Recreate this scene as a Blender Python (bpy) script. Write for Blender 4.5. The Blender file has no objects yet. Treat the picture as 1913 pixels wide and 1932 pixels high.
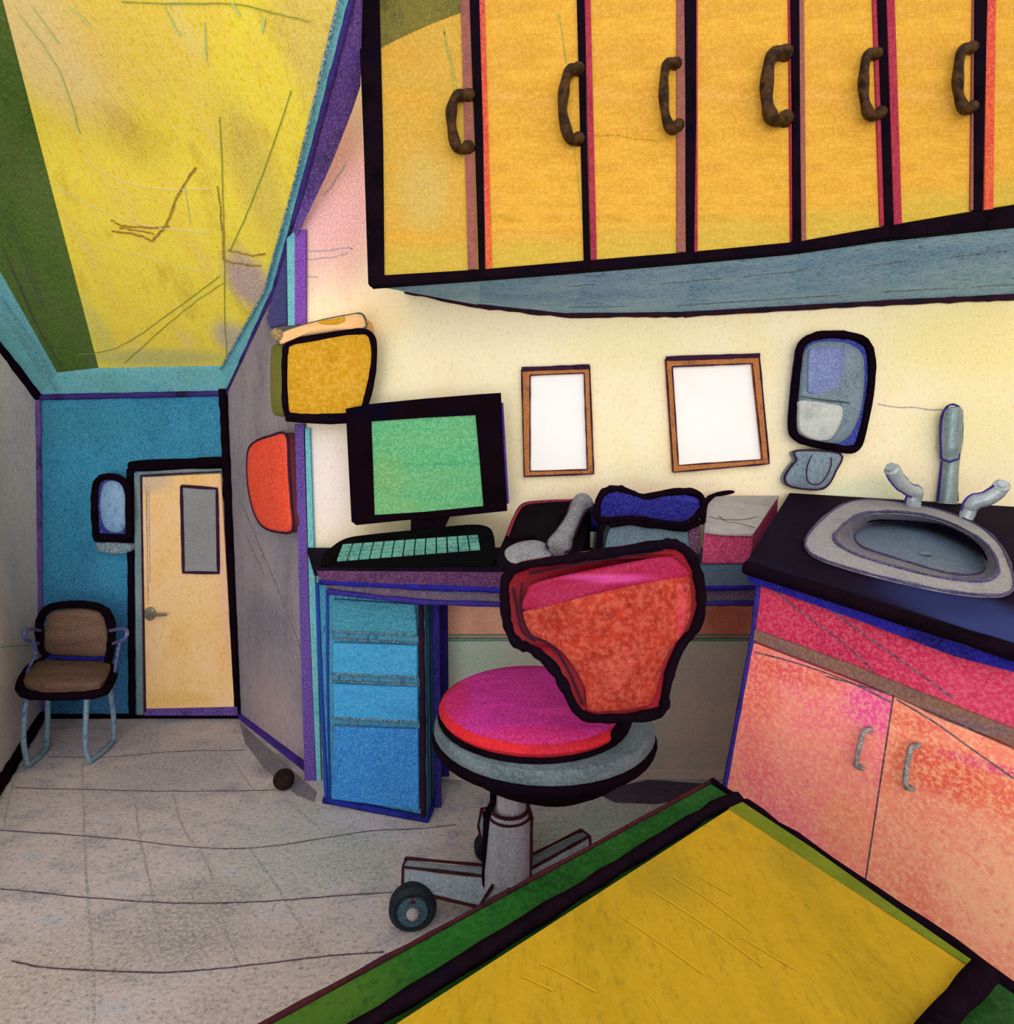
import bpy, math, random
from mathutils import Vector, Matrix
from mathutils.geometry import tessellate_polygon
R = random.Random(7)
scene = bpy.context.scene
COL = scene.collection
V = Vector

# ------------------------------------------------------------------ camera
EYE = V((0, 0, 1.10))
FPX, CX, CY = 1150.0, 956.5, 966.0
PITCH = math.atan(106 / FPX)
cd = bpy.data.cameras.new('camera')
cam = bpy.data.objects.new('camera', cd)
COL.objects.link(cam)
cam.location = EYE
cam.rotation_euler = (math.pi / 2 - PITCH, 0, 0)
cd.sensor_fit = 'HORIZONTAL'
cd.sensor_width = 36
cd.lens = 36 * FPX / 1913
cd.clip_start = 0.01
scene.camera = cam
cp, sp = math.cos(PITCH), math.sin(PITCH)


def ray(px, py):
    u = (px - CX) / FPX
    v = -(py - CY) / FPX
    return V((u, cp + sp * v, -sp + cp * v))


def PY(px, py, y):
    d = ray(px, py)
    return EYE + d * (y / d.y)


def PZ(px, py, z=0.0):
    d = ray(px, py)
    return EYE + d * ((z - EYE.z) / d.z)


def PP(px, py, p0, n):
    d = ray(px, py)
    return EYE + d * ((p0 - EYE).dot(n) / d.dot(n))


# ------------------------------------------------------------------ materials
def lin(c):
    if isinstance(c, str) and c:
        c = c.lstrip('#')
        c = tuple(int(c[i:i + 2], 16) / 255 for i in (0, 2, 4))
    return tuple((x / 12.92 if x <= .04045 else ((x + .055) / 1.055) ** 2.4) for x in c) + (1,)


def pencil(name, cols, scale=5, stretch=(1, 1, 1), rot=(0, 0, 0), grain=.35, tooth=None, gscale=170,
           spots=(), rough=.85, speck=None, speckamt=.35, bump=.15, metal=0, lo=.33, hi=.67, spec=.1):
    """coloured pigment over a toothed surface: soft blend of a few pigments, fine grain, sparse specks"""
    m = bpy.data.materials.new(name)
    m.use_nodes = True
    nt = m.node_tree
    N, L = nt.nodes, nt.links
    N.clear()
    out = N.new('ShaderNodeOutputMaterial')
    bs = N.new('ShaderNodeBsdfPrincipled')
    bs.inputs['Roughness'].default_value = rough
    bs.inputs['Metallic'].default_value = metal
    bs.inputs['Specular IOR Level'].default_value = spec
    L.new(bs.outputs[0], out.inputs[0])
    tc = N.new('ShaderNodeTexCoord')
    mp = N.new('ShaderNodeMapping')
    mp.inputs['Scale'].default_value = stretch
    mp.inputs['Rotation'].default_value = rot
    L.new(tc.outputs['Object'], mp.inputs[0])
    n1 = N.new('ShaderNodeTexNoise')
    n1.inputs['Scale'].default_value = scale
    n1.inputs['Detail'].default_value = 5
    n1.inputs['Roughness'].default_value = .62
    L.new(mp.outputs[0], n1.inputs[0])
    mr = N.new('ShaderNodeMapRange')
    mr.inputs[1].default_value = lo
    mr.inputs[2].default_value = hi
    L.new(n1.outputs[0], mr.inputs[0])
    cr = N.new('ShaderNodeValToRGB')
    els = cr.color_ramp.elements
    while len(els) < len(cols):
        els.new(.5)
    for i, c in enumerate(cols):
        els[i].position = i / max(1, len(cols) - 1)
        els[i].color = lin(c)
    L.new(mr.outputs[0], cr.inputs[0])
    col = cr.outputs[0]
    geo = N.new('ShaderNodeNewGeometry')

    def mix(f, a, b, const=None):
        x = N.new('ShaderNodeMix')
        x.data_type = 'RGBA'
        if isinstance(f, (int, float)):
            x.inputs[0].default_value = f
        else:
            L.new(f, x.inputs[0])
        L.new(a, x.inputs[6])
        if isinstance(b, str):
            x.inputs[7].default_value = lin(b)
        else:
            L.new(b, x.inputs[7])
        return x.outputs[2]
    for s in spots:      # pigment patches: (centre, radius vector, colour, strength)
        c, r, colr, amt = s
        sub = N.new('ShaderNodeVectorMath'); sub.operation = 'SUBTRACT'
        L.new(geo.outputs['Position'], sub.inputs[0]); sub.inputs[1].default_value = tuple(c)
        dv = N.new('ShaderNodeVectorMath'); dv.operation = 'DIVIDE'
        L.new(sub.outputs[0], dv.inputs[0])
        dv.inputs[1].default_value = (r, r, r) if isinstance(r, (int, float)) else tuple(r)
        ln = N.new('ShaderNodeVectorMath'); ln.operation = 'LENGTH'
        L.new(dv.outputs[0], ln.inputs[0])
        ad = N.new('ShaderNodeMath'); ad.operation = 'MULTIPLY_ADD'
        L.new(n1.outputs[0], ad.inputs[0]); ad.inputs[1].default_value = .5
        L.new(ln.outputs['Value'], ad.inputs[2])
        m2 = N.new('ShaderNodeMapRange')
        m2.interpolation_type = 'SMOOTHSTEP'
        m2.inputs[1].default_value = .55; m2.inputs[2].default_value = 1.25
        m2.inputs[3].default_value = amt; m2.inputs[4].default_value = 0
        L.new(ad.outputs[0], m2.inputs[0])
        col = mix(m2.outputs[0], col, colr)
    n2 = N.new('ShaderNodeTexNoise')
    n2.inputs['Scale'].default_value = gscale
    n2.inputs['Detail'].default_value = 3
    n2.inputs['Roughness'].default_value = .7
    L.new(tc.outputs['Object'], n2.inputs[0])
    m3 = N.new('ShaderNodeMapRange')
    m3.inputs[1].default_value = .44; m3.inputs[2].default_value = .62
    m3.inputs[3].default_value = 0; m3.inputs[4].default_value = grain if grain < .16 else grain * 1.45
    L.new(n2.outputs[0], m3.inputs[0])
    col = mix(m3.outputs[0], col, tooth or '#F4EDE2')
    if speck:
        n3 = N.new('ShaderNodeTexNoise')
        n3.inputs['Scale'].default_value = gscale * .55
        n3.inputs['Detail'].default_value = 4
        n3.inputs['Roughness'].default_value = .8
        L.new(mp.outputs[0], n3.inputs[0])
        m4 = N.new('ShaderNodeMapRange')
        m4.inputs[1].default_value = .53; m4.inputs[2].default_value = .66
        m4.inputs[3].default_value = 0; m4.inputs[4].default_value = min(.85, speckamt * 1.35)
        L.new(n3.outputs[0], m4.inputs[0])
        col = mix(m4.outputs[0], col, speck)
    L.new(col, bs.inputs['Base Color'])
    if bump:
        b = N.new('ShaderNodeBump')
        b.inputs['Strength'].default_value = bump
        b.inputs['Distance'].default_value = .002
        L.new(n2.outputs[0], b.inputs['Height'])
        L.new(b.outputs[0], bs.inputs['Normal'])
    return m


_mc = {}


def M(name, *a, **k):
    if name not in _mc:
        _mc[name] = pencil(name, *a, **k)
    return _mc[name]


INK = M('black_ink', ['#08040A', '#140812', '#0A0614'], 9, grain=.05, tooth='#2E2430', bump=.05, rough=.9, spec=.02)
NAVY = M('navy_ink', ['#14106A', '#1E1A86', '#0F0A50'], 8, grain=.12, tooth='#5A58A8')
VIOLET = M('violet_ink', ['#3A1F86', '#4A2C98', '#2E1A66'], 7, grain=.15, tooth='#8A78B8')
PLUM = M('dark_plum', ['#2A1030', '#3C1A38', '#22102E'], 8, grain=.12, tooth='#6A506A')
PURPLE = M('purple_paint', ['#4B2C80', '#5E3A96', '#38235E'], 5, (1, 1, .25), grain=.3, tooth='#8E86B0')
CYAN = M('cyan_paint', ['#3E9DB8', '#63B4C2', '#58A8A8'], 5, grain=.35, tooth='#A8D4DA', speck='#2A6A86')
GREY = M('grey_steel', ['#6E7880', '#8C9298', '#7E8490'], 6, grain=.3, tooth='#C4C4C8', speck='#4A4650')
PENCIL = M('graphite_line', ['#3A444A', '#4C5458'], 20, grain=.2, tooth='#8A8A88')
FAINT = M('faint_line', ['#7E8A86', '#8E9A92'], 20, grain=.2)
BROWNINK = M('brown_ink', ['#2C0E12', '#401820', '#22101A'], 9, grain=.1, tooth='#6A4A4A')


# ------------------------------------------------------------------ mesh tools
def smooth(pts, k=5, closed=False):
    pts = [V(p) if not isinstance(p, V) else p for p in pts]
    n = len(pts)
    if n < 3:
        return pts
    out = []
    rng = n if closed else n - 1
    for i in range(rng):
        if closed:
            a, b, c, d = pts[(i - 1) % n], pts[i], pts[(i + 1) % n], pts[(i + 2) % n]
        else:
            a, b, c, d = pts[max(i - 1, 0)], pts[i], pts[i + 1], pts[min(i + 2, n - 1)]
        for j in range(k):
            t = j / k
            out.append(.5 * ((2 * b) + (-a + c) * t + (2 * a - 5 * b + 4 * c - d) * t * t + (-a + 3 * b - 3 * c + d) * t ** 3))
    if not closed:
        out.append(pts[-1])
    return out


def px2(pts, k=5, closed=False, jit=0):
    q = smooth([V((p[0], p[1], 0)) for p in pts], k, closed)
    return [(p.x + R.uniform(-jit, jit), p.y + R.uniform(-jit, jit)) for p in q]


def newell(pts):
    n = V((0, 0, 0))
    for i, a in enumerate(pts):
        b = pts[(i + 1) % len(pts)]
        n += V(((a.y - b.y) * (a.z + b.z), (a.z - b.z) * (a.x + b.x), (a.x - b.x) * (a.y + b.y)))
    return n.normalized()


class MB:
    def __init__(s):
        s.v, s.f, s.m, s.sm = [], [], [], []

    def add(s, vs, fs, m=0, sm=False):
        o = len(s.v)
        s.v += [V(x) for x in vs]
        for f in fs:
            s.f.append([o + i for i in f]); s.m.append(m); s.sm.append(sm)
        return s

    def prism(s, front, off, m=0, mside=None, hole=None):
        """solid: polygon 'front' extruded by vector off (or to a matching list of back points)"""
        front = [V(p) for p in front]
        back = [p + V(off) for p in front] if not isinstance(off, list) else [V(p) for p in off]
        n = len(front)
        mside = m if mside is None else mside
        loops = [front] + ([[V(p) for p in hole]] if hole else [])
        tri = tessellate_polygon(loops)
        flat = [p for l in loops for p in l]
        if hole:
            bh = [V(p) + V(off) for p in hole]
            s.add(flat, [list(t) for t in tri], m)
            s.add(back + bh, [list(t)[::-1] for t in tri], m)
            k = len(hole)
            s.add([V(p) for p in hole] + bh, [[i, (i + 1) % k, k + (i + 1) % k, k + i] for i in range(k)], mside)
        else:
            s.add(front, [list(t) for t in tri], m)
            s.add(back, [list(t)[::-1] for t in tri], m)
        s.add(front + back, [[i, n + i, n + (i + 1) % n, (i + 1) % n] for i in range(n)], mside)
        return s

    def box(s, a, b, m=0):
        x0, y0, z0 = a; x1, y1, z1 = b
        return s.prism([(x0, y0, z0), (x1, y0, z0), (x1, y0, z1), (x0, y0, z1)], (0, y1 - y0, 0), m)

    def tube(s, pts, r, closed=False, seg=8, m=0, flat=None, cap=True):
        pts = [V(p) for p in pts]
        n = len(pts)
        rs = r if isinstance(r, (list, tuple)) else [r] * n
        if len(rs) != n:
            rs = [rs[min(len(rs) - 1, int(i / (n - 1) * (len(rs) - 1) + .5))] for i in range(n)]
        tang = []
        for i in range(n):
            a = pts[(i - 1) % n] if (closed or i > 0) else pts[i]
            b = pts[(i + 1) % n] if (closed or i < n - 1) else pts[i]
            t = (b - a)
            tang.append(t.normalized() if t.length > 1e-9 else V((0, 0, 1)))
        ref = flat or (V((0, 1, 0)) if abs(tang[0].y) < .8 else V((0, 0, 1)))
        nrm = (ref - tang[0] * ref.dot(tang[0])).normalized()
        vs = []
        for i in range(n):
            nrm = (nrm - tang[i] * nrm.dot(tang[i]))
            nrm = nrm.normalized() if nrm.length > 1e-6 else tang[i].orthogonal().normalized()
            bi = tang[i].cross(nrm)
            for k in range(seg):
                a = 2 * math.pi * k / seg
                vs.append(pts[i] + (nrm * math.cos(a) + bi * math.sin(a)) * rs[i])
        fs = []
        for i in range(n if closed else n - 1):
            j = (i + 1) % n
            for k in range(seg):
                l = (k + 1) % seg
                fs.append([i * seg + k, i * seg + l, j * seg + l, j * seg + k])
        if not closed and cap:
            fs.append(list(range(seg))[::-1])
            fs.append([(n - 1) * seg + k for k in range(seg)])
        return s.add(vs, fs, m, True)

    def ribbon(s, pts, nrm, w, lift=.0012, m=1):
        """thin drawn line lying on a surface"""
        pts = [V(p) for p in pts]
        nrm = V(nrm).normalized()
        n = len(pts)
        vs = []
        for i in range(n):
            t = (pts[min(i + 1, n - 1)] - pts[max(i - 1, 0)]).normalized()
            sd = t.cross(nrm).normalized()
            ww = w * (1 + R.uniform(-.2, .2)) * .5
            vs += [pts[i] + nrm * lift + sd * ww, pts[i] + nrm * lift - sd * ww]
        return s.add(vs, [[2 * i, 2 * i + 1, 2 * i + 3, 2 * i + 2] for i in range(n - 1)], m)

    def dome(s, outline, nrm, h, m=0, rings=6, c=None, power=.5, closeback=0, mside=None, ms=None):
        """cushion: outline swelling outward along nrm, optional thickness behind"""
        o = [V(p) for p in outline]
        nrm = V(nrm).normalized()
        c = V(c) if c else sum(o, V((0, 0, 0))) / len(o)
        n = len(o)
        vs = []
        for k in range(rings):
            t = k / rings
            sc = math.cos(t * math.pi / 2)
            hh = h * (math.sin(t * math.pi / 2) ** (2 * power))
            vs += [c + (p - c) * sc + nrm * hh for p in o]
        vs.append(c + nrm * h)
        fs = []
        for k in range(rings - 1):
            for i in range(n):
                j = (i + 1) % n
                fs.append([k * n + i, k * n + j, (k + 1) * n + j, (k + 1) * n + i])
        for i in range(n):
            fs.append([(rings - 1) * n + i, (rings - 1) * n + (i + 1) % n, rings * n])
        s.add(vs, fs, m, True)
        if closeback:
            b = [p - nrm * closeback for p in o]
            s.add(o + b, [[i, n + i, n + (i + 1) % n, (i + 1) % n] for i in range(n)], m if ms is None else ms, True)
            s.add(b, [list(t)[::-1] for t in tessellate_polygon([b])], m if ms is None else ms)
        return s

    def loft(s, rings, m=0, cap0=True, cap1=True, sm=True):
        n = len(rings[0])
        vs = [V(p) for r in rings for p in r]
        fs = []
        for k in range(len(rings) - 1):
            for i in range(n):
                j = (i + 1) % n
                fs.append([k * n + i, k * n + j, (k + 1) * n + j, (k + 1) * n + i])
        s.add(vs, fs, m, sm)
        if cap0:
            s.add(rings[0], [list(t)[::-1] for t in tessellate_polygon([[V(p) for p in rings[0]]])], m, False)
        if cap1:
            s.add(rings[-1], [list(t) for t in tessellate_polygon([[V(p) for p in rings[-1]]])], m, False)
        return s

    def ball(s, c, r, m=0, sx=1, sy=1, sz=1, nu=16, nv=10):
        c = V(c)
        rings = []
        for j in range(1, nv):
            a = math.pi * j / nv
            rings.append([c + V((sx * math.sin(a) * math.cos(2 * math.pi * i / nu), sy * math.sin(a) * math.sin(2 * math.pi * i / nu), -sz * math.cos(a))) * r for i in range(nu)])
        return s.loft(rings, m)

    def build(s, name, mats, parent=None, bevel=0, origin=None):
        pw = V(parent['_w']) if parent is not None else V((0, 0, 0))
        if parent is None:
            if origin is None:
                xs = [p.x for p in s.v]; ys = [p.y for p in s.v]; zs = [p.z for p in s.v]
                origin = V(((min(xs) + max(xs)) / 2, (min(ys) + max(ys)) / 2, min(zs)))
            base = V(origin)
        else:
            base = pw
        me = bpy.data.meshes.new(name)
        me.from_pydata([tuple(p - base) for p in s.v], [], s.f)
        for i, p in enumerate(me.polygons):
            p.material_index = s.m[i]
            p.use_smooth = s.sm[i]
        for mt in (mats if isinstance(mats, (list, tuple)) else [mats]):
            me.materials.append(mt)
        me.validate()
        import bmesh
        bm = bmesh.new(); bm.from_mesh(me)
        bmesh.ops.remove_doubles(bm, verts=bm.verts, dist=1e-6)
        bmesh.ops.recalc_face_normals(bm, faces=bm.faces)
        bm.to_mesh(me); bm.free()
        me.set_sharp_from_angle(angle=math.radians(48))
        o = bpy.data.objects.new(name, me)
        COL.objects.link(o)
        if parent is not None:
            o.parent = parent
        else:
            o.location = base
        o['_w'] = tuple(base)
        if bevel:
            b = o.modifiers.new('bevel', 'BEVEL')
            b.width = bevel; b.segments = 2; b.limit_method = 'ANGLE'; b.angle_limit = math.radians(40)
        return o


def thing(name, loc, label, cat, group=None):
    o = bpy.data.objects.new(name, None)
    COL.objects.link(o)
    o.location = loc
    o.empty_display_size = .05
    o['_w'] = tuple(loc)
    return tag(o, label, cat, group)


def tag(o, label=None, cat=None, group=None, kind=None):
    if label: o['label'] = label
    if cat: o['category'] = cat
    if group: o['group'] = group
    if kind: o['kind'] = kind
    return o


def struct(o):
    o['kind'] = 'structure'
    return o


def wob(pts, a):
    return [p + V((R.uniform(-a, a), R.uniform(-a * .3, a * .3), R.uniform(-a, a))) for p in pts]


def dense(pts, step=.03):
    out = []
    for a, b in zip(pts[:-1], pts[1:]):
        n = max(1, int((b - a).length / step))
        out += [a.lerp(b, i / n) for i in range(n)]
    return out + [pts[-1]]


def inkline(pts, r, j=.12):
    """slightly uneven bead following pts"""
    q = dense([V(p) for p in pts])
    return q, [r * (1 + R.uniform(-j, j)) for _ in q]


# ------------------------------------------------------------------ the room
YF = PZ(250, 1353).y          # far blue wall
YW = 2.0                      # main wall
CORN = V((PY(597, 1467, YW).x, YW, 0))
FLB = V((PY(80, 1353, YF).x, YF, 0))
FRB = V((PY(452, 1353, YF).x, YF, 0))
NLB = PZ(0, 1480)
UP = V((0, 0, 1))
# left wall plane
LN = (FLB - NLB).cross(UP).normalized()
if LN.x < 0: LN = -LN
# corridor wall plane (normal to the corridor = left/front)
CN = (FRB - CORN).cross(UP).normalized()
if CN.x > 0: CN = -CN

# floor
fl = MB()
fl.prism([(-2.3, -1.6, 0), (2.4, -1.6, 0), (2.4, 2.7, 0), (-2.3, 2.7, 0)], (0, 0, -.06))
FLINES = [[(0, 1567), (190, 1580), (380, 1600), (500, 1598), (620, 1580), (700, 1568), (800, 1563), (860, 1556)],
          [(0, 1677), (170, 1694), (330, 1704), (480, 1702), (620, 1692), (740, 1684)],
          [(22, 1813), (100, 1827), (300, 1835), (450, 1824), (600, 1806), (725, 1797)],
          [(28, 1487), (200, 1491), (350, 1493), (520, 1491)],
          [(90, 1428), (200, 1429), (330, 1418), (462, 1416)]]
for l in FLINES:
    fl.ribbon([PZ(*p) for p in px2(l, 8, jit=.6)], UP, .0042, .0008, 1)
for l in [[(155, 1440), (160, 1600), (170, 1760), (178, 1930)], [(325, 1490), (345, 1560), (395, 1640), (425, 1760), (450, 1820)],
          [(470, 1600), (520, 1670), (600, 1800)], [(255, 1500), (262, 1570), (285, 1680), (300, 1800)],
          [(40, 1430), (20, 1500), (5, 1570)], [(430, 1420), (470, 1480), (480, 1490)], [(540, 1510), (600, 1560)]]:
    fl.ribbon([PZ(*p) for p in px2(l, 8, jit=1)], UP, .006, .0006, 2)
fc = []
for (x, y, r, c, a) in [(560, 1600, .30, '#A8B0A4', .55), (1150, 1570, .28, '#8FB09A', .75), (330, 1450, .35, '#9C9AA6', .7), (100, 1420, .2, '#7C7C9C', .5),
                        (250, 1390, .25, '#8088A0', .6), (500, 1850, .28, '#C0AEA4', .6), (60, 1860, .25, '#B4A49A', .7), (350, 1740, .22, '#938D84', .6),
                        (680, 1620, .16, '#98A898', .5), (1000, 1600, .18, '#86A892', .6), (520, 1440, .12, '#6E6A78', .8)]:
    fc.append((PZ(x, y), r, c, a))
MFLOOR = M('floor_speckled', ['#9A96A2', '#BAB2B6', '#CEC0C0', '#B6B6C2'], 8, (1, 1.6, 1), grain=.42, tooth='#DCD2CE', gscale=120, spots=fc, speck='#62666E', speckamt=.55)
struct(fl.build('floor', [MFLOOR, M('plum_line', ['#4A3448', '#5A4458'], 20, grain=.15), M('tile_shade', ['#8C8A8E', '#98949A'], 20, grain=.4)], origin=(0, 0, 0)))

# far wall (blue)
zt = 1.0
wa = [FLB, FRB, PY(437, 735, YF), PY(72, 745, YF)]
mb = MB().prism(wa, (0, .08, 0))
MBLUE = M('blue_wall_paint', ['#1A6E98', '#2482AC', '#2E8EB8'], 6, (1, 1, .5), grain=.22, tooth='#8CC0D8', speck='#123E5C',
          spots=[(PY(160, 1200, YF), (.5, .5, .3), '#2A6CB0', .7), (PY(150, 1320, YF), (.5, .5, .15), '#3058A4', .6), (PY(140, 800, YF), (.4, .4, .15), '#2B8092', .5)])
struct(mb.build('wall_end', MBLUE))

# left wall
NLT = PP(0, 652, NLB, LN)
FLT = PY(74, 750, YF)
ext_b = NLB + (NLB - FLB) * 1.2
ext_t = NLT + (NLT - FLT) * 1.2
mb = MB()
mb.prism([FLB, NLB, ext_b, ext_t + UP * .1, NLT + UP * .02, FLT + UP * .02], -LN * .08)
mb.prism([ext_b, V((ext_b.x, -1.5, 0)), V((ext_b.x, -1.5, 2.9)), V((ext_b.x, ext_b.y - .25, 2.9)), ext_t + UP * .1], (-.08, 0, 0))
mb.ribbon([PP(x, y, NLB, LN) for x, y in px2([(0, 1221), (30, 1219), (68, 1218)], 4)], LN, .004)
MLEFT = M('left_wall_paint', ['#B4AEB6', '#CCC4C0', '#D8CEC0'], 4, (1, 1, .3), grain=.35, tooth='#ECE4DA', speck='#86808C')
struct(mb.build('wall_left', [MLEFT, M('teal_line', ['#5A9AA0', '#4A8A90'], 20)], origin=NLB))

# corridor wall
CT = PP(555, 440, CORN, CN); CT = V((CORN.x, CORN.y, CT.z))
FRT = V((FRB.x, FRB.y, PY(437, 735, YF).z))
mb = MB().prism([FRB, CORN, CT + UP * .12, FRT + UP * .0], -CN * .06)
for l in [[(448, 1375), (500, 1420), (585, 1478)], [(455, 950), (520, 1100), (570, 1230)], [(465, 1010), (500, 1090)]]:
    mb.ribbon([PP(x, y, CORN, CN) for x, y in px2(l, 6, jit=1)], CN, .005)
MCORR = M('corridor_wall_paint', ['#7E7A88', '#948E9A', '#A49AA2'], 5, (1, 1, .35), grain=.28, tooth='#B8B0B4', speck='#4E4A5A',
          spots=[(PP(520, 1380, CORN, CN), (.35, .35, .3), '#BCA4AA', .8), (PP(500, 1170, CORN, CN), (.25, .25, .15), '#6E6C7C', .6),
                 (PP(525, 560, CORN, CN), (.12, .2, .2), '#2E2A5A', .9), (PP(470, 1420, CORN, CN), (.3, .3, .06), '#A98A86', .6)])  # indigo spot paints the shade near the corner into the grey wall
struct(mb.build('wall_corridor', [MCORR, M('dim_line', ['#5A5464', '#4E4A58'], 20)], origin=CORN))

# main wall
mb = MB().prism([CORN, V((2.3, YW, 0)), V((2.3, YW, 2.9)), V((CORN.x, YW, 2.9))], (0, .06, 0))
wf = (0, -1, 0)
for l in [[(556, 470), (600, 474), (650, 468), (665, 470)], [(560, 490), (620, 486), (655, 478)], [(570, 520), (600, 524)], [(1655, 762), (1700, 768), (1785, 774)], [(610, 370), (640, 330), (650, 310)]]:
    mb.ribbon([PY(x, y, YW) for x, y in px2(l, 6, jit=1.5)], wf, .004)
MWALL = M('cream_wall_paint', ['#FAE4B4', '#FFF0C4', '#FCE9AC'], 4, (1, 1, .6), grain=.4, tooth='#FFFAEE', speck='#D8B894', speckamt=.3,
          spots=[(PY(620, 360, YW), (.25, .3, .42), '#F0A8AC', 1.0), (PY(610, 900, YW), (.22, .3, .30), '#F6E4E0', .95), (PY(1200, 930, YW), (.55, .3, .06), '#F3CFAE', .55),
                 (PY(1850, 640, YW), (.5, .3, .2), '#F2E37A', .7), (PY(1180, 650, YW), (.3, .3, .12), '#F6E69A', .5), (PY(1640, 930, YW), (.22, .3, .08), '#CFE2C0', .7),
                 (PY(1850, 800, YW), (.35, .3, .18), '#F2E79A', .5), (PY(880, 620, YW), (.3, .3, .14), '#FBEBC0', .6), (PY(720, 600, YW), (.14, .3, .1), '#F8D890', .5),
                 (PY(960, 990, YW), (.1, .3, .05), '#F8C8A8', .5)])
struct(mb.build('wall_back', [MWALL, M('mauve_line', ['#B09CB0', '#9A86A0'], 20)], origin=CORN))
mb = MB().prism([V((2.3, YW, 0)), V((2.3, -1.5, 0)), V((2.3, -1.5, 2.9)), V((2.3, YW, 2.9))], (.06, 0, 0))
struct(mb.build('wall_right', MWALL))

# ceiling: sloped boards traced on their own planes
YI = YF - .06
YN = 1.50


def ext(a, b, k=.45):
    return b + (b - a).normalized() * k


L0 = [FLT, NLT, ext_t]
L1 = [PY(108, 703, YI), PY(0, 512, 2.02)]; L1.append(ext(L1[0], L1[1], .8))
L2 = [PY(186, 694, YI), PY(75, 270, 1.83), PY(5, 0, YN)]; L2.append(ext(L2[1], L2[2]))
L3 = [PY(418, 690, YI), PY(500, 545, 2.16), PY(560, 330, 1.86), PY(640, 0, YN)]; L3.append(ext(L3[2], L3[3]))
L4 = [PY(432, 738, YF), PY(518, 545, 2.14), PY(578, 330, 1.86), PY(664, 0, YN)]; L4.append(ext(L4[2], L4[3]))
L5 = [PY(440, 748, YF), PY(510, 612, 2.18), PY(557, 452, 1.985), PY(622, 318, 1.86), PY(680, 170, 1.7), PY(684, 0, 1.52)]; L5.append(ext(L5[4], L5[5], .35))


def resamp(l, n):
    d = [0]
    for a, b in zip(l[:-1], l[1:]): d.append(d[-1] + (b - a).length)
    out = []
    for i in range(n):
        t = d[-1] * i / (n - 1)
        k = 0
        while k < len(l) - 2 and d[k + 1] < t: k += 1
        out.append(l[k].lerp(l[k + 1], min(1, (t - d[k]) / max(1e-9, d[k + 1] - d[k]))))
    return out


def strip(mb, a, b, th=.03, n=28, m=0, w=8):
    a = resamp(a, n); b = resamp(b, n)
    lo = [[a[i].lerp(b[i], j / w) for j in range(w + 1)] for i in range(n)]
    k = w + 1
    vs = [p for r in lo for p in r]
    nv = len(vs)
    vs += [p + UP * th for p in vs]
    fs = []
    for i in range(n - 1):
        for j in range(w):
            q = [i * k + j, i * k + j + 1, (i + 1) * k + j + 1, (i + 1) * k + j]
            fs += [q, [nv + x for x in q[::-1]]]
        for j in (0, w):
            fs.append([i * k + j, (i + 1) * k + j, nv + (i + 1) * k + j, nv + i * k + j])
    for i in (0, n - 1):
        for j in range(w):
            fs.append([i * k + j, i * k + j + 1, nv + i * k + j + 1, nv + i * k + j])
    return mb.add(vs, fs, m, True)


cl = strip(MB(), L2, L3)
cn = newell([L2[0], L3[0], L3[3], L2[2]])
if cn.z > 0: cn = -cn
cpl = L2[0]
# ceiling surface lines sit on the board: intersect view ray with triangulated strip approx by blending
_a, _b = resamp(L2, 40), resamp(L3, 40)


def on_ceil(px, py):
    best = None
    d = ray(px, py)
    for i in range(39):
        for tri in ((_a[i], _a[i + 1], _b[i]), (_b[i], _a[i + 1], _b[i + 1])):
            from mathutils.geometry import intersect_ray_tri
            h = intersect_ray_tri(tri[0], tri[1], tri[2], d, EYE, True)
            if h: return h
    return EYE + d * ((cpl - EYE).dot(cn) / d.dot(cn))


def cline(l, w, m, jit=1.5):
    pts = [on_ceil(x, y) for x, y in px2(l, 6, jit=jit)]
    cl.ribbon(pts, cn, w, .004, m)


cline([(210, 415), (235, 425), (300, 428), (320, 425)], .006, 1)
cline([(212, 435), (260, 442), (285, 452)], .007, 1)
cline([(225, 428), (270, 435), (292, 440)], .005, 1)
cline([(285, 455), (312, 425), (335, 370), (370, 315)], .006, 1)
cline([(412, 350), (420, 440), (422, 490)], .005, 1)
cline([(430, 470), (470, 480), (500, 478)], .006, 1)
cline([(425, 490), (460, 498), (492, 500)], .006, 1)
cline([(415, 220), (422, 400), (425, 600), (428, 680)], .003, 2, .8)
cline([(550, 170), (520, 260), (475, 380), (435, 470)], .003, 2, .8)
cline([(150, 668), (220, 655), (300, 605), (415, 520)], .003, 2, .8)
cline([(235, 685), (300, 625), (360, 575), (425, 530)], .003, 2, .8)
cline([(160, 300), (220, 335), (300, 355), (400, 355)], .003, 3, .6)
cline([(95, 345), (180, 390), (280, 425), (400, 438)], .003, 3, .6)
cline([(180, 455), (260, 480), (380, 510)], .003, 3, .6)
cline([(35, 25), (110, 130), (150, 250)], .004, 4, 1.2)
cline([(60, 10), (110, 80)], .004, 4, 1.2)
cline([(130, 10), (170, 45)], .004, 4, 1.2)
cline([(310, 10), (335, 60), (340, 60)], .004, 4, 1.2)
cline([(440, 5), (452, 30)], .006, 4, 1.2)
cline([(500, 30), (495, 60)], .006, 4, 1.2)
cline([(385, 40), (390, 115)], .004, 4, 1.2)
cline([(350, 350), (358, 420)], .003, 4, 1.2)
cline([(230, 2), (330, 6), (440, 6), (520, 24), (585, 40)], .003, 2, .8)
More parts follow.
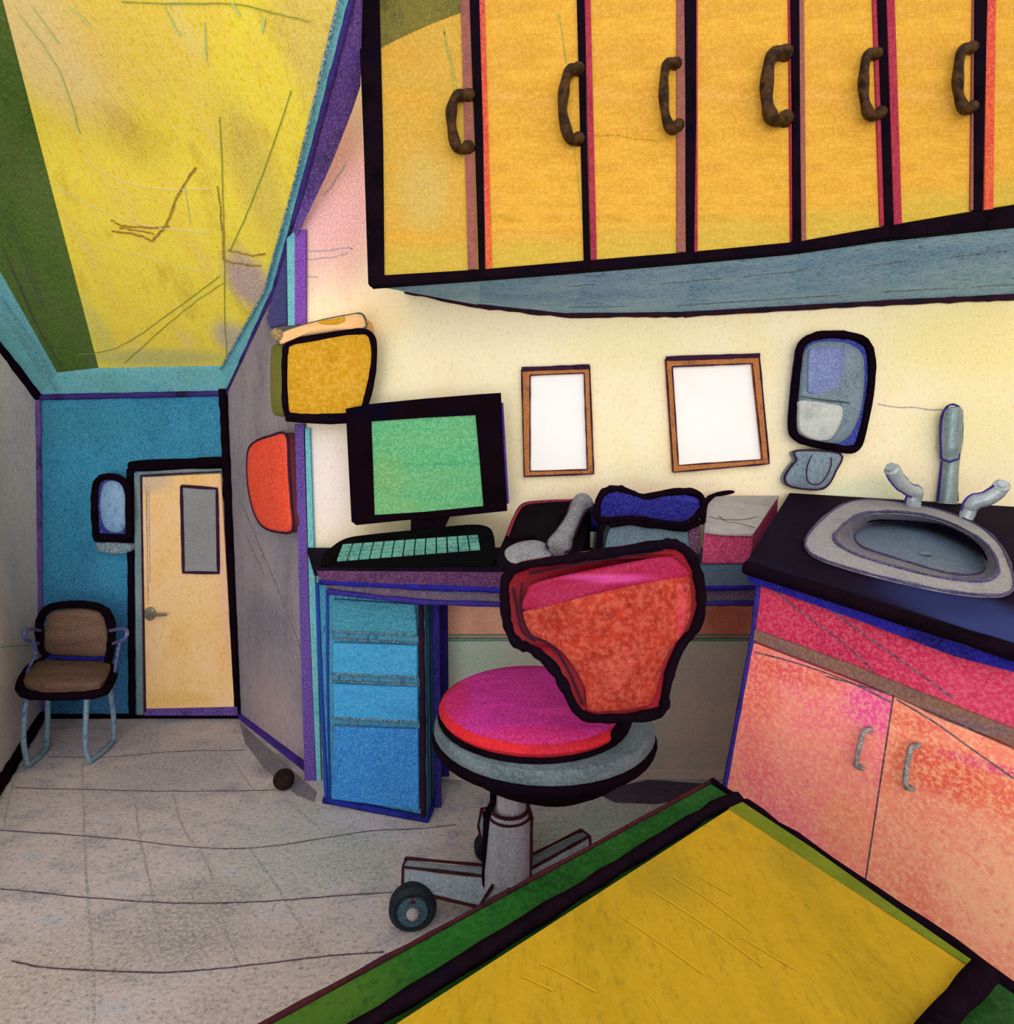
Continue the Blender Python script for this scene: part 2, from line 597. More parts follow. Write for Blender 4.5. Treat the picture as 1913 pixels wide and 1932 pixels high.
MCEIL = M('yellow_ceiling_paint', ['#E0C02A', '#F6E43A', '#F4D83C', '#EED86E'], 5, (1.6, .5, 1), grain=.3, tooth='#FAEE9A', speck='#C99A2A', speckamt=.4,
          spots=[(on_ceil(60, 60), (.22, .4, .2), '#E8CC9C', .75), (on_ceil(590, 60), (.12, .3, .3), '#CDB06A', .55), (on_ceil(240, 90), (.2, .2, .2), '#E8BE58', .5),
                 (on_ceil(250, 260), .13, '#C9A82C', .4), (on_ceil(480, 330), (.1, .3, .3), '#CBB84A', .7), (on_ceil(470, 530), (.1, .2, .12), '#A890A8', .9),
                 (on_ceil(440, 640), (.1, .12, .1), '#A6A0A8', .8), (on_ceil(300, 675), (.4, .09, .05), '#A8B478', .7), (on_ceil(180, 620), (.07, .3, .2), '#C8CE6A', .6)])
struct(cl.build('ceiling', [MCEIL, M('brown_crayon', ['#A07E34', '#86662E'], 25, grain=.6, tooth='#D2B84A'), M('green_pencil', ['#8E9E46', '#7E9444'], 20, grain=.3, tooth='#C8C04A'),
                            M('scratch', ['#EFE49A', '#F4EBB0'], 20), M('teal_crayon', ['#B4D08A', '#BCD894'], 20, grain=.5, tooth='#E0D070')], origin=L2[0]))
mb = strip(MB(), L1, L2, .05)
MGREEN = M('green_beam_paint', ['#2F5A26', '#4C6A2C', '#56683C'], 5, (1, .3, .6), grain=.2, tooth='#8A9A5A', speck='#2A4430')
n1_ = newell([L1[0], L1[1], L2[2], L2[0]])
if n1_.z > 0: n1_ = -n1_
for l in [[(0, 380), (40, 470), (80, 580)], [(5, 460), (60, 590), (115, 690)]]:
    mb.ribbon([PP(x, y, L1[0], n1_) for x, y in px2(l, 5, jit=1)], n1_, .003, .012)
struct(mb.build('trim_1', [MGREEN, PENCIL], origin=L1[0]))
mb = strip(MB(), L0, L1, .03)
strip(mb, [FLT, PY(432, 740, YF)], [L1[0], L3[0]], .03)
strip(mb, L3, L4, .03)
mb.tube(dense([PY(120, 715, YF - .035), PY(260, 712, YF - .035), PY(425, 705, YF - .035)]), .002, m=1, seg=5)
for l in [[(0, 560), (60, 650), (105, 735)], [(0, 590), (40, 640), (75, 700)]]:
    nn = newell([L0[0], L0[1], L1[1], L1[0]])
    if nn.z > 0: nn = -nn
    mb.ribbon([PP(x, y, L0[0], nn) for x, y in px2(l, 5, jit=1)], nn, .004, .006, 1)
struct(mb.build('trim_2', [CYAN, M('deep_teal_line', ['#2A7A94', '#246A86'], 20)], origin=L0[0]))
mb = strip(MB(), L4, L5, .04)
struct(mb.build('trim_3', PURPLE, origin=L4[0]))
# dark beads where the planes meet
def bead(name, pts, r, mat, j=.15):
    q, rs = inkline(pts, r, j)
    return struct(MB().tube(q, rs).build(name, mat))


NB = V((0, -.008, 0))
bead('trim_4', [ext_t, NLT, FLT + NB], .019, INK)
bead('trim_5', [FLT + NB, PY(432, 742, YF - .01)], .012, M('violet_dark', ['#2E2468', '#3C2C7A', '#1C1238'], 8, grain=.15, tooth='#7A70A8'))
bead('trim_6', [FLT + NB, FLB + NB + UP * .01], .012, M('mauve_bead', ['#3C2462', '#6A4A96', '#2A1A4A'], 8, grain=.25, tooth='#8A78B8'))
bead('baseboard_left', [PZ(-30, 1530, .012), PZ(5, 1470, .012), FLB + NB + UP * .012], .022, INK)
bead('baseboard_end', [FLB + NB + UP * .006, FRB + NB + UP * .006], .011, INK)
bead('trim_7', [V((FRB.x - .005, YF - .01, 0.01)), V((FRB.x - .005, YF - .01, FRT.z))], .019, INK)
bead('trim_8', [L4[0] + V((0, -.01, 0)), L4[1], L4[2], L4[3], L4[4]], .008, M('violet_dark'))
bead('trim_9', [p + V((0, -.012, -.016)) for p in L3], .004, M('deep_teal_line'))
# corridor base and corner boards


def cb(px, py, o=.004):
    return PP(px, py, CORN + CN * o, CN)


mb = MB().prism([FRB + CN * .012 + UP * .002, CORN + CN * .012 + UP * .002, CORN + CN * .012 + UP * .03, FRB + CN * .012 + UP * .02], -CN * .012)
struct(mb.build('baseboard_corridor', VIOLET))
floor_band = MB().prism([PZ(452, 1362, .003), PZ(597, 1494, .003), PZ(592, 1512, .003), PZ(560, 1500, .003), PZ(500, 1450, .003), PZ(462, 1400, .003)][::-1], (0, 0, -.003))
struct(floor_band.build('trim_10', M('grey_floor_edge', ['#5E5A64', '#7A747C', '#6A6674'], 7, grain=.35, tooth='#A8A2A8')))


def vboard(name, pts, mat, th=.012, front=None):
    y = YW - .02 if front is None else front
    mb = MB().prism([PY(a, b, y) for a, b in pts], (0, th, 0))
    return struct(mb.build(name, mat))


vboard('trim_11', [(556, 436), (577, 432), (577, 612), (556, 612)], M('bright_violet', ['#5A2CA0', '#7A40B0', '#4A2890'], 6, (1, 1, .3), grain=.2, tooth='#A898D0'))
vboard('trim_12', [(541, 450), (556, 436), (556, 614), (543, 614)], CYAN)
vboard('trim_13', [(556, 800), (575, 800), (584, 1150), (598, 1494), (575, 1480), (565, 1150)], PURPLE)
vboard('trim_14', [(573, 808), (584, 808), (596, 1150), (606, 1485), (596, 1490), (583, 1150)], CYAN, th=.014)
vboard('corner_shade', [(503, 600), (541, 476), (541, 612), (508, 618)], M('indigo_wall_shade', ['#2C2A58', '#3A3A70', '#2A2448'], 6, (1, 1, .4), grain=.25, tooth='#6A6A9A'), front=YW + .01)  # thin indigo sheet standing in for dark shade on the grey wall

# wainscot under the desk
mb = MB().prism([V((-.3, YW - .012, .035)), V((.9, YW - .012, .035)), V((.9, YW - .012, PY(1000, 1203, YW - .012).z)), V((-.3, YW - .012, PY(1000, 1203, YW - .012).z))], (0, .012, 0))
struct(mb.build('wall_panel', M('grey_green_panel', ['#D0C2B4', '#C0C6B4', '#DACCBC'], 6, (1, 1, 2.2), grain=.35, tooth='#E8DED0', speck='#A09888',
       spots=[(PY(900, 1230, YW), (.18, .3, .12), '#A8CCB8', .8), (PY(880, 1460, YW), (.12, .3, .1), '#AACCB8', .6), (PY(1300, 1350, YW), (.12, .3, .2), '#D4C4B6', .6)])))
mb = MB().prism([V((-.3, YW - .008, PY(1000, 1206, YW).z)), V((.9, YW - .008, PY(1000, 1206, YW).z)), V((.9, YW - .008, .8)), V((-.3, YW - .008, .8))], (0, .008, 0))
struct(mb.build('wall_band', M('peach_band', ['#F0A88E', '#F8B89A', '#E8A48A'], 7, (1, 1, 2), grain=.3, tooth='#E0B8A0', speck='#B4664C',
       spots=[(PY(1370, 1170, YW), (.13, .3, .1), '#D8684A', .85)])))
q, rs = inkline([V((-.3, YW - .016, PY(1000, 1204, YW).z)), V((.88, YW - .016, PY(1000, 1204, YW).z))], .006)
q2, rs2 = inkline([V((-.3, YW - .016, PY(1000, 1196, YW).z)), V((.88, YW - .016, PY(1000, 1196, YW).z))], .0025)
struct(MB().tube(q, rs).tube(q2, rs2).build('trim_16', M('teal_rail', ['#5C8A84', '#6E9A8E'], 8, grain=.3, tooth='#A8B8A8')))
struct(MB().prism([V((-.3, YW - .016, 0)), V((.9, YW - .016, 0)), V((.9, YW - .016, .035)), V((-.3, YW - .016, .035))], (0, .016, 0)).build('baseboard_back', M('beige_base', ['#D4C6B8', '#DCCEC0'], 6, grain=.3), bevel=.002))

# ------------------------------------------------------------------ door in the far wall
dr = thing('door_1', V(((FLB.x + FRB.x) / 2 + .2, YF, 0)), None, None)
struct(dr)
yd = YF - .012
mb = MB()
for a in ([(249, 1352), (247, 1100), (246, 885)],):
    q, rs = inkline([PY(x, y, yd) for x, y in a], .013); mb.tube(q, rs)
q, rs = inkline([PY(246, 880, yd), PY(330, 876, yd), PY(436, 872, yd)], .022); mb.tube(q, rs)
mb.build('frame', INK, dr)
mb = MB().prism([PY(253, 892, yd), PY(265, 895, yd), PY(270, 1350, yd), PY(258, 1350, yd)], (0, .012, 0))
mb.prism([PY(258, 886, yd), PY(428, 884, yd), PY(428, 894, yd), PY(258, 898, yd)], (0, .012, 0))
mb.build('jamb', M('teal_grey_jamb', ['#4E7A84', '#6E8A92', '#8A9494'], 8, grain=.3, tooth='#B8C0C0'), dr)
yl = YF - .03
leaf = MB().prism([PY(268, 900, yl), PY(416, 893, yl), PY(442, 1336, yl), PY(274, 1345, yl)], (0, .03, 0))
lf = leaf.build('leaf', M('door_apricot', ['#F4BC60', '#FACA82', '#FCD09C'], 8, (1, 1, .5), grain=.35, tooth='#FFE6C8', speck='#D89A4A', speckamt=.35,
      spots=[(PY(285, 905, yl), (.12, .2, .08), '#C4B49A', .8), (PY(425, 1050, yl), (.05, .2, .6), '#EDB49C', .7), (PY(350, 1320, yl), (.2, .2, .05), '#EAB044', .6)]), dr, bevel=.003)
mb = MB()
for l in [[PY(266, 897, yl - .004), PY(274, 1343, yl - .004)], [PY(266, 897, yl - .004), PY(416, 890, yl - .004)]]:
    q, rs = inkline(l, .0035); mb.tube(q, rs, seg=6)
for l in [[PY(275, 912, yl - .001), PY(280, 1140, yl - .001)], [PY(277, 925, yl - .001), PY(279, 1130, yl - .001)], [PY(281, 915, yl - .001), PY(283, 1100, yl - .001)]]:
    q, rs = inkline(l, .0016); mb.tube(q, rs, seg=5, m=1)
mb.build('edge_bead', [PLUM, M('mauve_bead_soft', ['#9A8A94', '#B09A9C'], 12, grain=.3)], lf)
pw = [(342, 917), (409, 922), (412, 1081), (346, 1080)]
MB().prism([PY(x, y, yl - .004) for x, y in pw], (0, .006, 0)).build('window', M('grey_pane', ['#85878A', '#909296'], 9, grain=.3, tooth='#A8A8AC', rough=.35, gscale=140), lf)
q, rs = inkline([PY(x, y, yl - .006) for x, y in pw + [pw[0]]], .0062)
MB().tube(q, rs).build('window_bead', PLUM, lf)
hd = MB()
hd.dome([PY(283 + 11 * math.cos(a), 1158 + 13 * math.sin(a), yl - .004) for a in [i * math.pi / 8 for i in range(16)]], (0, -1, 0), .008, closeback=.006)
q = [PY(283, 1159, yl - .02), PY(298, 1160, yl - .028), PY(314, 1160, yl - .028)]
hd.tube([PY(283, 1159, yl)] + q, [.007, .008, .0075, .005])
hd.build('handle', M('olive_metal', ['#8A8468', '#6E6A5A'], 10, grain=.2, metal=.3, rough=.4), lf)
MB().prism([PY(272, 1338, yl - .004), PY(446, 1334, yl - .004), PY(448, 1350, yl - .004), PY(272, 1350, yl - .004)], (0, .034, 0)).build('threshold', PURPLE, dr)

# dispenser on the blue wall
th = thing('wall_dispenser', PY(212, 1040, YF), 'small blue soap dispenser with black surround on the blue end wall beside the door', 'dispenser')
yb = YF - .05
o = px2([(184, 925), (190, 906), (208, 900), (228, 904), (241, 922), (243, 960), (243, 1008), (215, 1010), (186, 1010), (183, 965)], 4, True)
MB().prism([PY(x, y, yb) for x, y in o], [PY(x, y, YF) for x, y in o]).build('case', M('deep_blue_case', ['#1B2A90', '#16206E'], 8, grain=.1), th)
o2 = px2([(190, 935), (197, 912), (212, 907), (228, 914), (238, 938), (240, 975), (232, 1000), (215, 1005), (198, 995), (190, 965)], 4, True)
MB().dome([PY(x, y, yb - .001) for x, y in o2], (0, -1, 0), .022).build('cover', M('pale_blue_cover', ['#5C8CC0', '#7FA8D0', '#6A9AC8'], 8, (1, 1, .4), grain=.3, tooth='#B8D0E4', speck='#3A5A90', rough=.5), th)
q, rs = inkline([PY(x, y, yb) for x, y in px2([(243, 1012), (244, 950), (240, 918), (226, 903), (205, 899), (188, 904), (180, 922), (179, 965), (182, 1012)], 4)], .014)
m_ = MB().tube(q, rs)
q, rs = inkline([PY(181, 1014, yb), PY(244, 1016, yb)], .018); m_.tube(q, rs)
m_.build('surround', INK, th)
o3 = px2([(183, 1024), (243, 1026), (242, 1042), (215, 1045), (188, 1040)], 3, True)
MB().dome([PY(x, y, yb + .01) for x, y in o3], (0, -1, 0), .01, closeback=.035).build('drip_tray', M('dull_blue_grey', ['#3E6C88', '#5A7C90'], 8, grain=.3), th)

# ------------------------------------------------------------------ waiting chair
zs = .287
wc = thing('waiting_chair', V((PZ(120, 1400).x, 2.22, 0)), 'brown padded waiting chair with tubular blue-grey legs against the blue wall', 'chair')
BRN = M('brown_upholstery', ['#5A4238', '#6E5244', '#7E6250'], 7, (.4, 1, 2), grain=.25, tooth='#9A8474', speck='#3A3A48')
TUB = M('blue_grey_tube', ['#2E3E9A', '#6E8CA8', '#7A98A8', '#3A56A0'], 30, grain=.25, tooth='#A8C0C8', rough=.4, metal=.2)
yb = 2.33
o = px2([(86, 1180), (96, 1156), (130, 1149), (170, 1150), (196, 1164), (202, 1200), (200, 1236), (140, 1237), (88, 1232), (84, 1205)], 4, True)
bk = MB().dome([PY(x, y, yb) for x, y in o], (0, -1, .1), .025, closeback=.03).build('backrest', BRN, wc)
q, rs = inkline([PY(x, y, yb - .004) for x, y in px2([(92, 1238), (82, 1226), (75, 1200), (76, 1170), (92, 1148), (125, 1141), (165, 1141), (195, 1150), (209, 1176), (210, 1215), (204, 1248)], 4)], .0155)
MB().tube(q, rs).build('piping', INK, bk)
MB().tube([PY(88, 1238, yb), PY(145, 1243, yb), PY(200, 1242, yb)], .008).build('lower_rail', NAVY, wc)
so = [(44, 1284), (60, 1258), (80, 1247), (140, 1245), (200, 1250), (208, 1262), (188, 1290), (120, 1293), (60, 1293)]
so3 = [PZ(x, y, zs) for x, y in px2(so, 4, True)]
st = MB().dome(so3, (0, 0, 1), .018, closeback=.035).build('seat', BRN, wc)
q, rs = inkline([PZ(x, y, zs - .012) for x, y in px2([(205, 1258), (214, 1265), (208, 1288), (188, 1308), (120, 1314), (62, 1312), (38, 1300), (46, 1275), (62, 1256), (80, 1248)], 4)], .0155)
MB().tube(q, rs).build('piping', INK, st)
zl = .3 - .03


def legtube(pts, r=.009):
    return MB().tube(smooth(pts, 5), r)


f1, f2 = PZ(168, 1437, .012), PZ(214, 1398, .012)
g1, g2 = PZ(52, 1444, .012), PZ(88, 1410, .012)
legtube([PY(164, 1312, f1.y + .02), PY(161, 1400, f1.y), f1 + V((0, 0, .004))]).build('leg', TUB, wc)
legtube([PY(205, 1290, f2.y - .02), PY(214, 1350, f2.y), f2 + V((0, 0, .004))]).build('leg', TUB, wc)
legtube([PY(50, 1312, g1.y + .02), PY(44, 1390, g1.y), g1 + V((0, 0, .004))]).build('leg', TUB, wc)
legtube([PY(90, 1312, g2.y - .02), PY(90, 1370, g2.y), g2 + V((0, 0, .004))]).build('leg', TUB, wc)
legtube([f1, f1.lerp(f2, .5) + V((.008, 0, 0)), f2], .010).build('runner', TUB, wc)
legtube([g1, g1.lerp(g2, .5) + V((.008, 0, 0)), g2], .010).build('runner', TUB, wc)
mb = MB().tube(smooth([PY(208, 1190, 2.31), PY(232, 1186, 2.24), PY(240, 1193, 2.2), PY(234, 1206, 2.2), PY(214, 1214, 2.29)], 5), .0065)
mb.tube(smooth([PY(226, 1210, 2.21), PY(219, 1250, 2.22), PY(214, 1298, 2.25)], 5), .0055)
mb.build('armrest', M('indigo_tube', ['#2A2A86', '#3C4A98'], 9, grain=.2, rough=.4), wc)
mb = MB().tube(smooth([PY(76, 1190, 2.31), PY(58, 1187, 2.24), PY(46, 1193, 2.2), PY(48, 1206, 2.2), PY(72, 1214, 2.29)], 5), .0065)
mb.tube(smooth([PY(62, 1210, 2.22), PY(66, 1235, 2.23), PY(54, 1262, 2.22), PY(46, 1290, 2.22)], 5), .0055)
mb.build('armrest', M('indigo_tube'), wc)

# door stop
c = PZ(534, 1492, .0); 
tag(MB().ball(c + V((0, .01, .034)), .034, sx=1, sy=1, sz=1).build('door_stop', M('black_rubber', ['#0C0808', '#2A1814', '#120C0C'], 25, grain=.15, tooth='#5A4A44')), 'small round black rubber stop on the floor by the grey corridor wall', 'door stop')

# ------------------------------------------------------------------ red box on corridor wall
rb = thing('alarm_box', PP(515, 1000, CORN, CN), 'red rounded box mounted on the grey corridor wall below the yellow dispenser', 'wall box')
o = px2([(468, 858), (480, 835), (510, 823), (541, 820), (546, 880), (551, 950), (553, 1000), (527, 1004), (498, 994), (480, 965), (469, 915)], 4, True)
# box stands proud of the corridor wall
pf = CORN + CN * .05
fr = [PP(x, y, pf, CN) for x, y in o]
bx = MB().loft([[p - CN * .05 for p in fr], fr]).build('case', M('maroon_side', ['#5A2A34', '#6A2A2E', '#4A3048'], 8, (1, 1, .4), grain=.15, tooth='#8A5A60'), rb)
MB().dome([p + CN * .001 for p in fr], CN, .012, rings=5).build('cover', M('scarlet_cover', ['#E8341A', '#F04426', '#E03A22'], 8, (1, 1, .5), grain=.35, tooth='#F49078'), rb)
q, rs = inkline([p + CN * .002 for p in fr[1:] + fr[:2]], .0045)
MB().tube(q, rs, seg=6).build('piping', PLUM, rb)

# ------------------------------------------------------------------ yellow dispenser at corner
yd_ = thing('towel_dispenser', PY(620, 800, YW - .05), 'yellow rounded towel dispenser with dark outline at the wall corner, above left of the monitor', 'dispenser')
Y0 = 1.90
fo = px2([(539, 668), (548, 648), (600, 637), (668, 626), (697, 630), (706, 655), (704, 700), (692, 755), (676, 782), (610, 786), (556, 786), (541, 775), (538, 720)], 4, True)
fr = [PY(x, y, Y0) for x, y in fo]
bo = [(x - 30 if x < 620 else x, y) for x, y in fo]
bk_ = [PY(x - 28 * max(0, min(1, (640 - x) / 100)), y, YW - .012) for x, y in fo]
MB().loft([bk_, fr]).build('body', M('olive_side', ['#5A6030', '#6E6E2E', '#3E4A48'], 8, (1, 1, .4), grain=.2, tooth='#9A9A60'), yd_)
MB().dome([p + V((0, -.001, 0)) for p in fr], (0, -1, 0), .012, rings=5).build('cover', M('ochre_cover', ['#BC8810', '#C89418', '#C28E12'], 9, (1, 1, 1), (0, .6, 0), grain=.2, tooth='#F0CC6A', gscale=90), yd_)
q, rs = inkline([p + V((0, -.004, 0)) for p in fr + fr[:1]], .010)
m_ = MB().tube(q, rs)
q, rs = inkline([PY(541, 786, Y0 - .002), PY(600, 792, Y0 - .002), PY(670, 790, Y0 - .002)], .014); m_.tube(q, rs)
m_.build('piping', INK, yd_)
lid = px2([(524, 634), (545, 622), (600, 606), (660, 594), (682, 592), (690, 605), (686, 620), (630, 626), (570, 636), (545, 646), (528, 650)], 4, True)
ld = MB().dome([PY(x, y, Y0 - .002) for x, y in lid], (0, -1, 0), .018, closeback=.1).build('lid', M('peach_lid', ['#E6A85C', '#F0BC80', '#EDB070'], 8, grain=.3, tooth='#F8DCB0'), yd_)
q, rs = inkline([PY(x, y, Y0 - .006) for x, y in lid + lid[:1]], .003)
MB().tube(q, rs, seg=6).build('lid_bead', PENCIL, ld)
MB().dome([PY(x, y, Y0 - .014) for x, y in px2([(602, 606), (630, 602), (650, 598), (652, 606), (640, 613), (618, 615), (604, 613)], 3, True)], (0, -1, 0), .01, closeback=.004).build('latch', M('ochre_cover'), ld)
MB().ball(PY(524, 632, Y0 - .004), .02).build('hinge_knob', M('tan_knob', ['#C8A050', '#7A6A40', '#A88448'], 20, grain=.2), yd_)

# ------------------------------------------------------------------ framed papers
for nm, out, inn, lab in [
    ('picture_frame', [(984, 697), (1112, 692), (1120, 894), (989, 899)], [(1000, 708), (1102, 704), (1108, 886), (1000, 889)], 'narrow upright brown frame holding blank white paper, between monitor and wider frame'),
        ('picture_frame', [(1256, 677), (1432, 671), (1451, 875), (1270, 891)], [(1268, 692), (1419, 686), (1438, 867), (1280, 878)], 'wide tilted brown frame holding blank white paper, nearest the big soap dispenser')]:
    y0 = YW - .018
    pf_ = thing(nm, PY((out[2][0] + out[3][0]) / 2, out[3][1], YW), lab, 'picture frame', 'framed papers on the cream wall')
    fr = MB()
    oo = [PY(x, y, y0) for x, y in out]; ii = [PY(x, y, y0) for x, y in inn]
    fr.prism(oo, (0, .018, 0), hole=ii)
    fr.build('frame', M('brown_wood_frame', ['#A8602C', '#B8743C', '#8A5030'], 12, grain=.25, tooth='#D8A878', speck='#4A3020'), pf_)
    m_ = MB()
    for l, r_ in ((oo, .0028), (ii, .0022)):
        q, rs = inkline([p + V((0, -.001, 0)) for p in l + l[:1]], r_, .3); m_.tube(q, rs, seg=6)
    if 'wide' in lab:
        q, rs = inkline([oo[0] + V((0, -.003, .0)), oo[1] + V((0, -.003, .0))], .008); m_.tube(q, rs, seg=6)
    m_.build('frame_bead', PLUM, pf_)
    MB().prism([p + V((0, .012, 0)) for p in ii], (0, .005, 0)).build('paper', M('white_paper', ['#FFFDFA', '#FFFFFF', '#FEF8F0'], 3, grain=.05, tooth='#FFFFFF', bump=.05, rough=.9), pf_)

# ------------------------------------------------------------------ big soap dispenser
sd = thing('soap_dispenser', PY(1550, 920, YW), 'large grey-blue soap dispenser with thick black surround above the dark counter', 'dispenser')
y0 = 1.965
o = px2([(1512, 650), (1540, 634), (1590, 632), (1630, 645), (1643, 680), (1640, 745), (1622, 830), (1605, 848), (1560, 842), (1510, 830), (1494, 808), (1498, 740), (1505, 680)], 4, True)
fr = [PY(x, y, y0) for x, y in o]
MB().loft([[p + V((0, YW - .004 - y0, 0)) for p in fr], fr]).build('case', M('cobalt_case', ['#1A2A8A', '#22349C', '#182060'], 8, grain=.1), sd)
q, rs = inkline([p + V((0, -.003, 0)) for p in fr + fr[:1]], .0125)
MB().tube(q, rs).build('surround', INK, sd)
o = px2([(1517, 664), (1540, 646), (1592, 646), (1624, 664), (1631, 700), (1625, 770), (1606, 818), (1580, 836), (1530, 832), (1507, 810), (1507, 740), (1512, 690)], 4, True)
cv = MB().dome([PY(x, y, y0 - .002) for x, y in o], (0, -1, 0), .028).build('cover', M('slate_cover', ['#5E7484', '#74889A', '#6A7E8A'], 8, (1, 1, .5), grain=.3, tooth='#A8B4BC', speck='#3E5060', rough=.5), sd)
MB().dome([PY(x, y, y0 - .024) for x, y in px2([(1532, 658), (1560, 654), (1590, 658), (1594, 670), (1590, 738), (1584, 748), (1555, 747), (1530, 742), (1524, 730), (1526, 672)], 4, True)], (0, -1, 0), .008, closeback=.022).build('window', M('periwinkle', ['#5C6CA8', '#7080B4', '#8090B0'], 8, (1, 1, .3), grain=.35, tooth='#A8B0CC', rough=.3), cv)
MB().dome([PY(x, y, y0 - .026) for x, y in px2([(1510, 756), (1545, 758), (1584, 764), (1590, 780), (1582, 806), (1566, 828), (1540, 830), (1514, 818), (1508, 800), (1508, 770)], 4, True)], (0, -1, 0), .008, closeback=.024).build('push_plate', M('pale_plate', ['#A8B0AE', '#BCC2C0', '#989E9C'], 8, grain=.3, tooth='#DCDEDC', rough=.5), cv)
q, rs = inkline([PY(1512, 748, y0 - .032), PY(1550, 754, y0 - .034), PY(1604, 760, y0 - .03)], .0022, .3)
MB().tube(q, rs, seg=5).build('seam', PENCIL, cv)
o = px2([(1503, 850), (1585, 856), (1576, 890), (1562, 915), (1540, 924), (1492, 918), (1480, 902), (1492, 880), (1502, 868)], 4, True)
tr = MB().dome([PY(x, y, y0 - .0) for x, y in o], (0, -1, 0), .016, closeback=.03).build('nozzle', M('slate_cover'), sd)
q, rs = inkline([PY(x, y, y0 - .004) for x, y in o + o[:1]], .0035)
m_ = MB().tube(q, rs, seg=6)
m_.tube([PY(x, y, y0 - .022) for x, y in px2([(1532, 858), (1522, 885), (1526, 910), (1548, 912), (1566, 885), (1568, 862)], 5)], .0018, seg=5)
m_.build('nozzle_bead', PLUM, tr)

# ------------------------------------------------------------------ upper cabinets
YC = 1.62
botT = [(706, 520), (905, 508), (1110, 491), (1310, 475), (1505, 456), (1680, 425), (1860, 396), (1990, 374)]
botB = [(698, 538), (905, 523), (1110, 507), (1310, 490), (1505, 472), (1680, 447), (1860, 428), (1990, 414)]
back = [(765, 547), (905, 576), (1075, 594), (1290, 592), (1500, 580), (1680, 570), (1860, 562), (1990, 556)]
seamT = [(695, 0), (895, 0), (1096, 0), (1303, 0), (1500, 0), (1664, 0), (1852, 0), (1990, 0)]
seamB = [(709, 525), (909, 508), (1108, 491), (1303, 475), (1504, 456), (1678, 425), (1847, 396), (1990, 374)]
sw = [(20, 15), (9, 6), (7, 6), (11, 7), (8, 8), (8, 8), (12, 8)]   # half width of the black stile at top / bottom, px
# colour bands beside each stile: (x offset left edge, right edge, colour)
ZTOP = 2.75
MAUVE = M('mauve_strip', ['#7A4438', '#8A5048', '#66404E'], 7, (1, 1, .3), grain=.15, tooth='#C09A80')
MAG = M('magenta_strip', ['#7E1C3C', '#98283C', '#6E1E48'], 7, (1, 1, .3), grain=.15, tooth='#D87A80')
ORG = M('orange_strip', ['#C8542E', '#C03C38', '#B03048'], 4, (1, 1, .6), grain=.2, tooth='#F0A060')
bands = {1: [(-26, -9, MAUVE), (8, 19, ORG)], 2: [(7, 18, MAG)], 3: [(-26, -10, MAUVE), (7, 13, MAG)], 4: [(-12, -8, MAG), (8, 17, MAUVE)],
         5: [(-17, -9, MAG), (9, 24, MAG)], 6: [(-16, -10, MAUVE), (10, 27, ORG)]}
hand = {0: [(886, 180), (862, 182), (852, 205), (853, 245), (864, 280), (884, 278)],
        1: [(1092, 130), (1073, 136), (1064, 170), (1062, 215), (1075, 262), (1092, 262)],
        2: [(1276, 120), (1257, 124), (1252, 170), (1256, 220), (1268, 246), (1280, 236)],
        3: [(1482, 100), (1456, 106), (1447, 150), (1448, 200), (1460, 226), (1482, 224)],
        4: [(1654, 102), (1636, 106), (1629, 150), (1632, 195), (1644, 220), (1662, 212)],
        5: [(1834, 90), (1814, 98), (1807, 145), (1810, 185), (1822, 208), (1834, 202)]}
labs = ['yellow wall cabinet at the left end of the row, with a dark olive corner patch', 'yellow wall cabinet second from the left, orange strip on its left edge',
        'yellow wall cabinet third from the left, above the narrow picture frame', 'yellow wall cabinet fourth from the left, with the thickest dark handle',
        'yellow wall cabinet fifth from the left, above the soap dispenser', 'yellow wall cabinet sixth from the left, magenta strip on its left edge',
        'yellow wall cabinet at the far right, only a narrow sliver in view']
HB = M('bronze_handle', ['#140A06', '#2A1A0E', '#4A3016', '#180E08'], 30, grain=.1, tooth='#5A4420', rough=.5)
UNDER = M('slate_underside', ['#5A84AC', '#76A2C2', '#94BAD0'], 5, (.4, 1.5, 1.5), grain=.3, tooth='#C4DCEC', speck='#34506A', speckamt=.55)


def up(px, py, z=ZTOP, y=YC):      # continue the seam line up to height z
    p = PY(px, py, y)
    return V((p.x, y, z))


def seam_pt(i, t, dx=0, y=YC):
    """t=0 bottom, 1 at y=0 px"""
    a, b = seamB[i], seamT[i]
    return PY(a[0] + (b[0] - a[0]) * t + dx, a[1] + (b[1] - a[1]) * t, y)


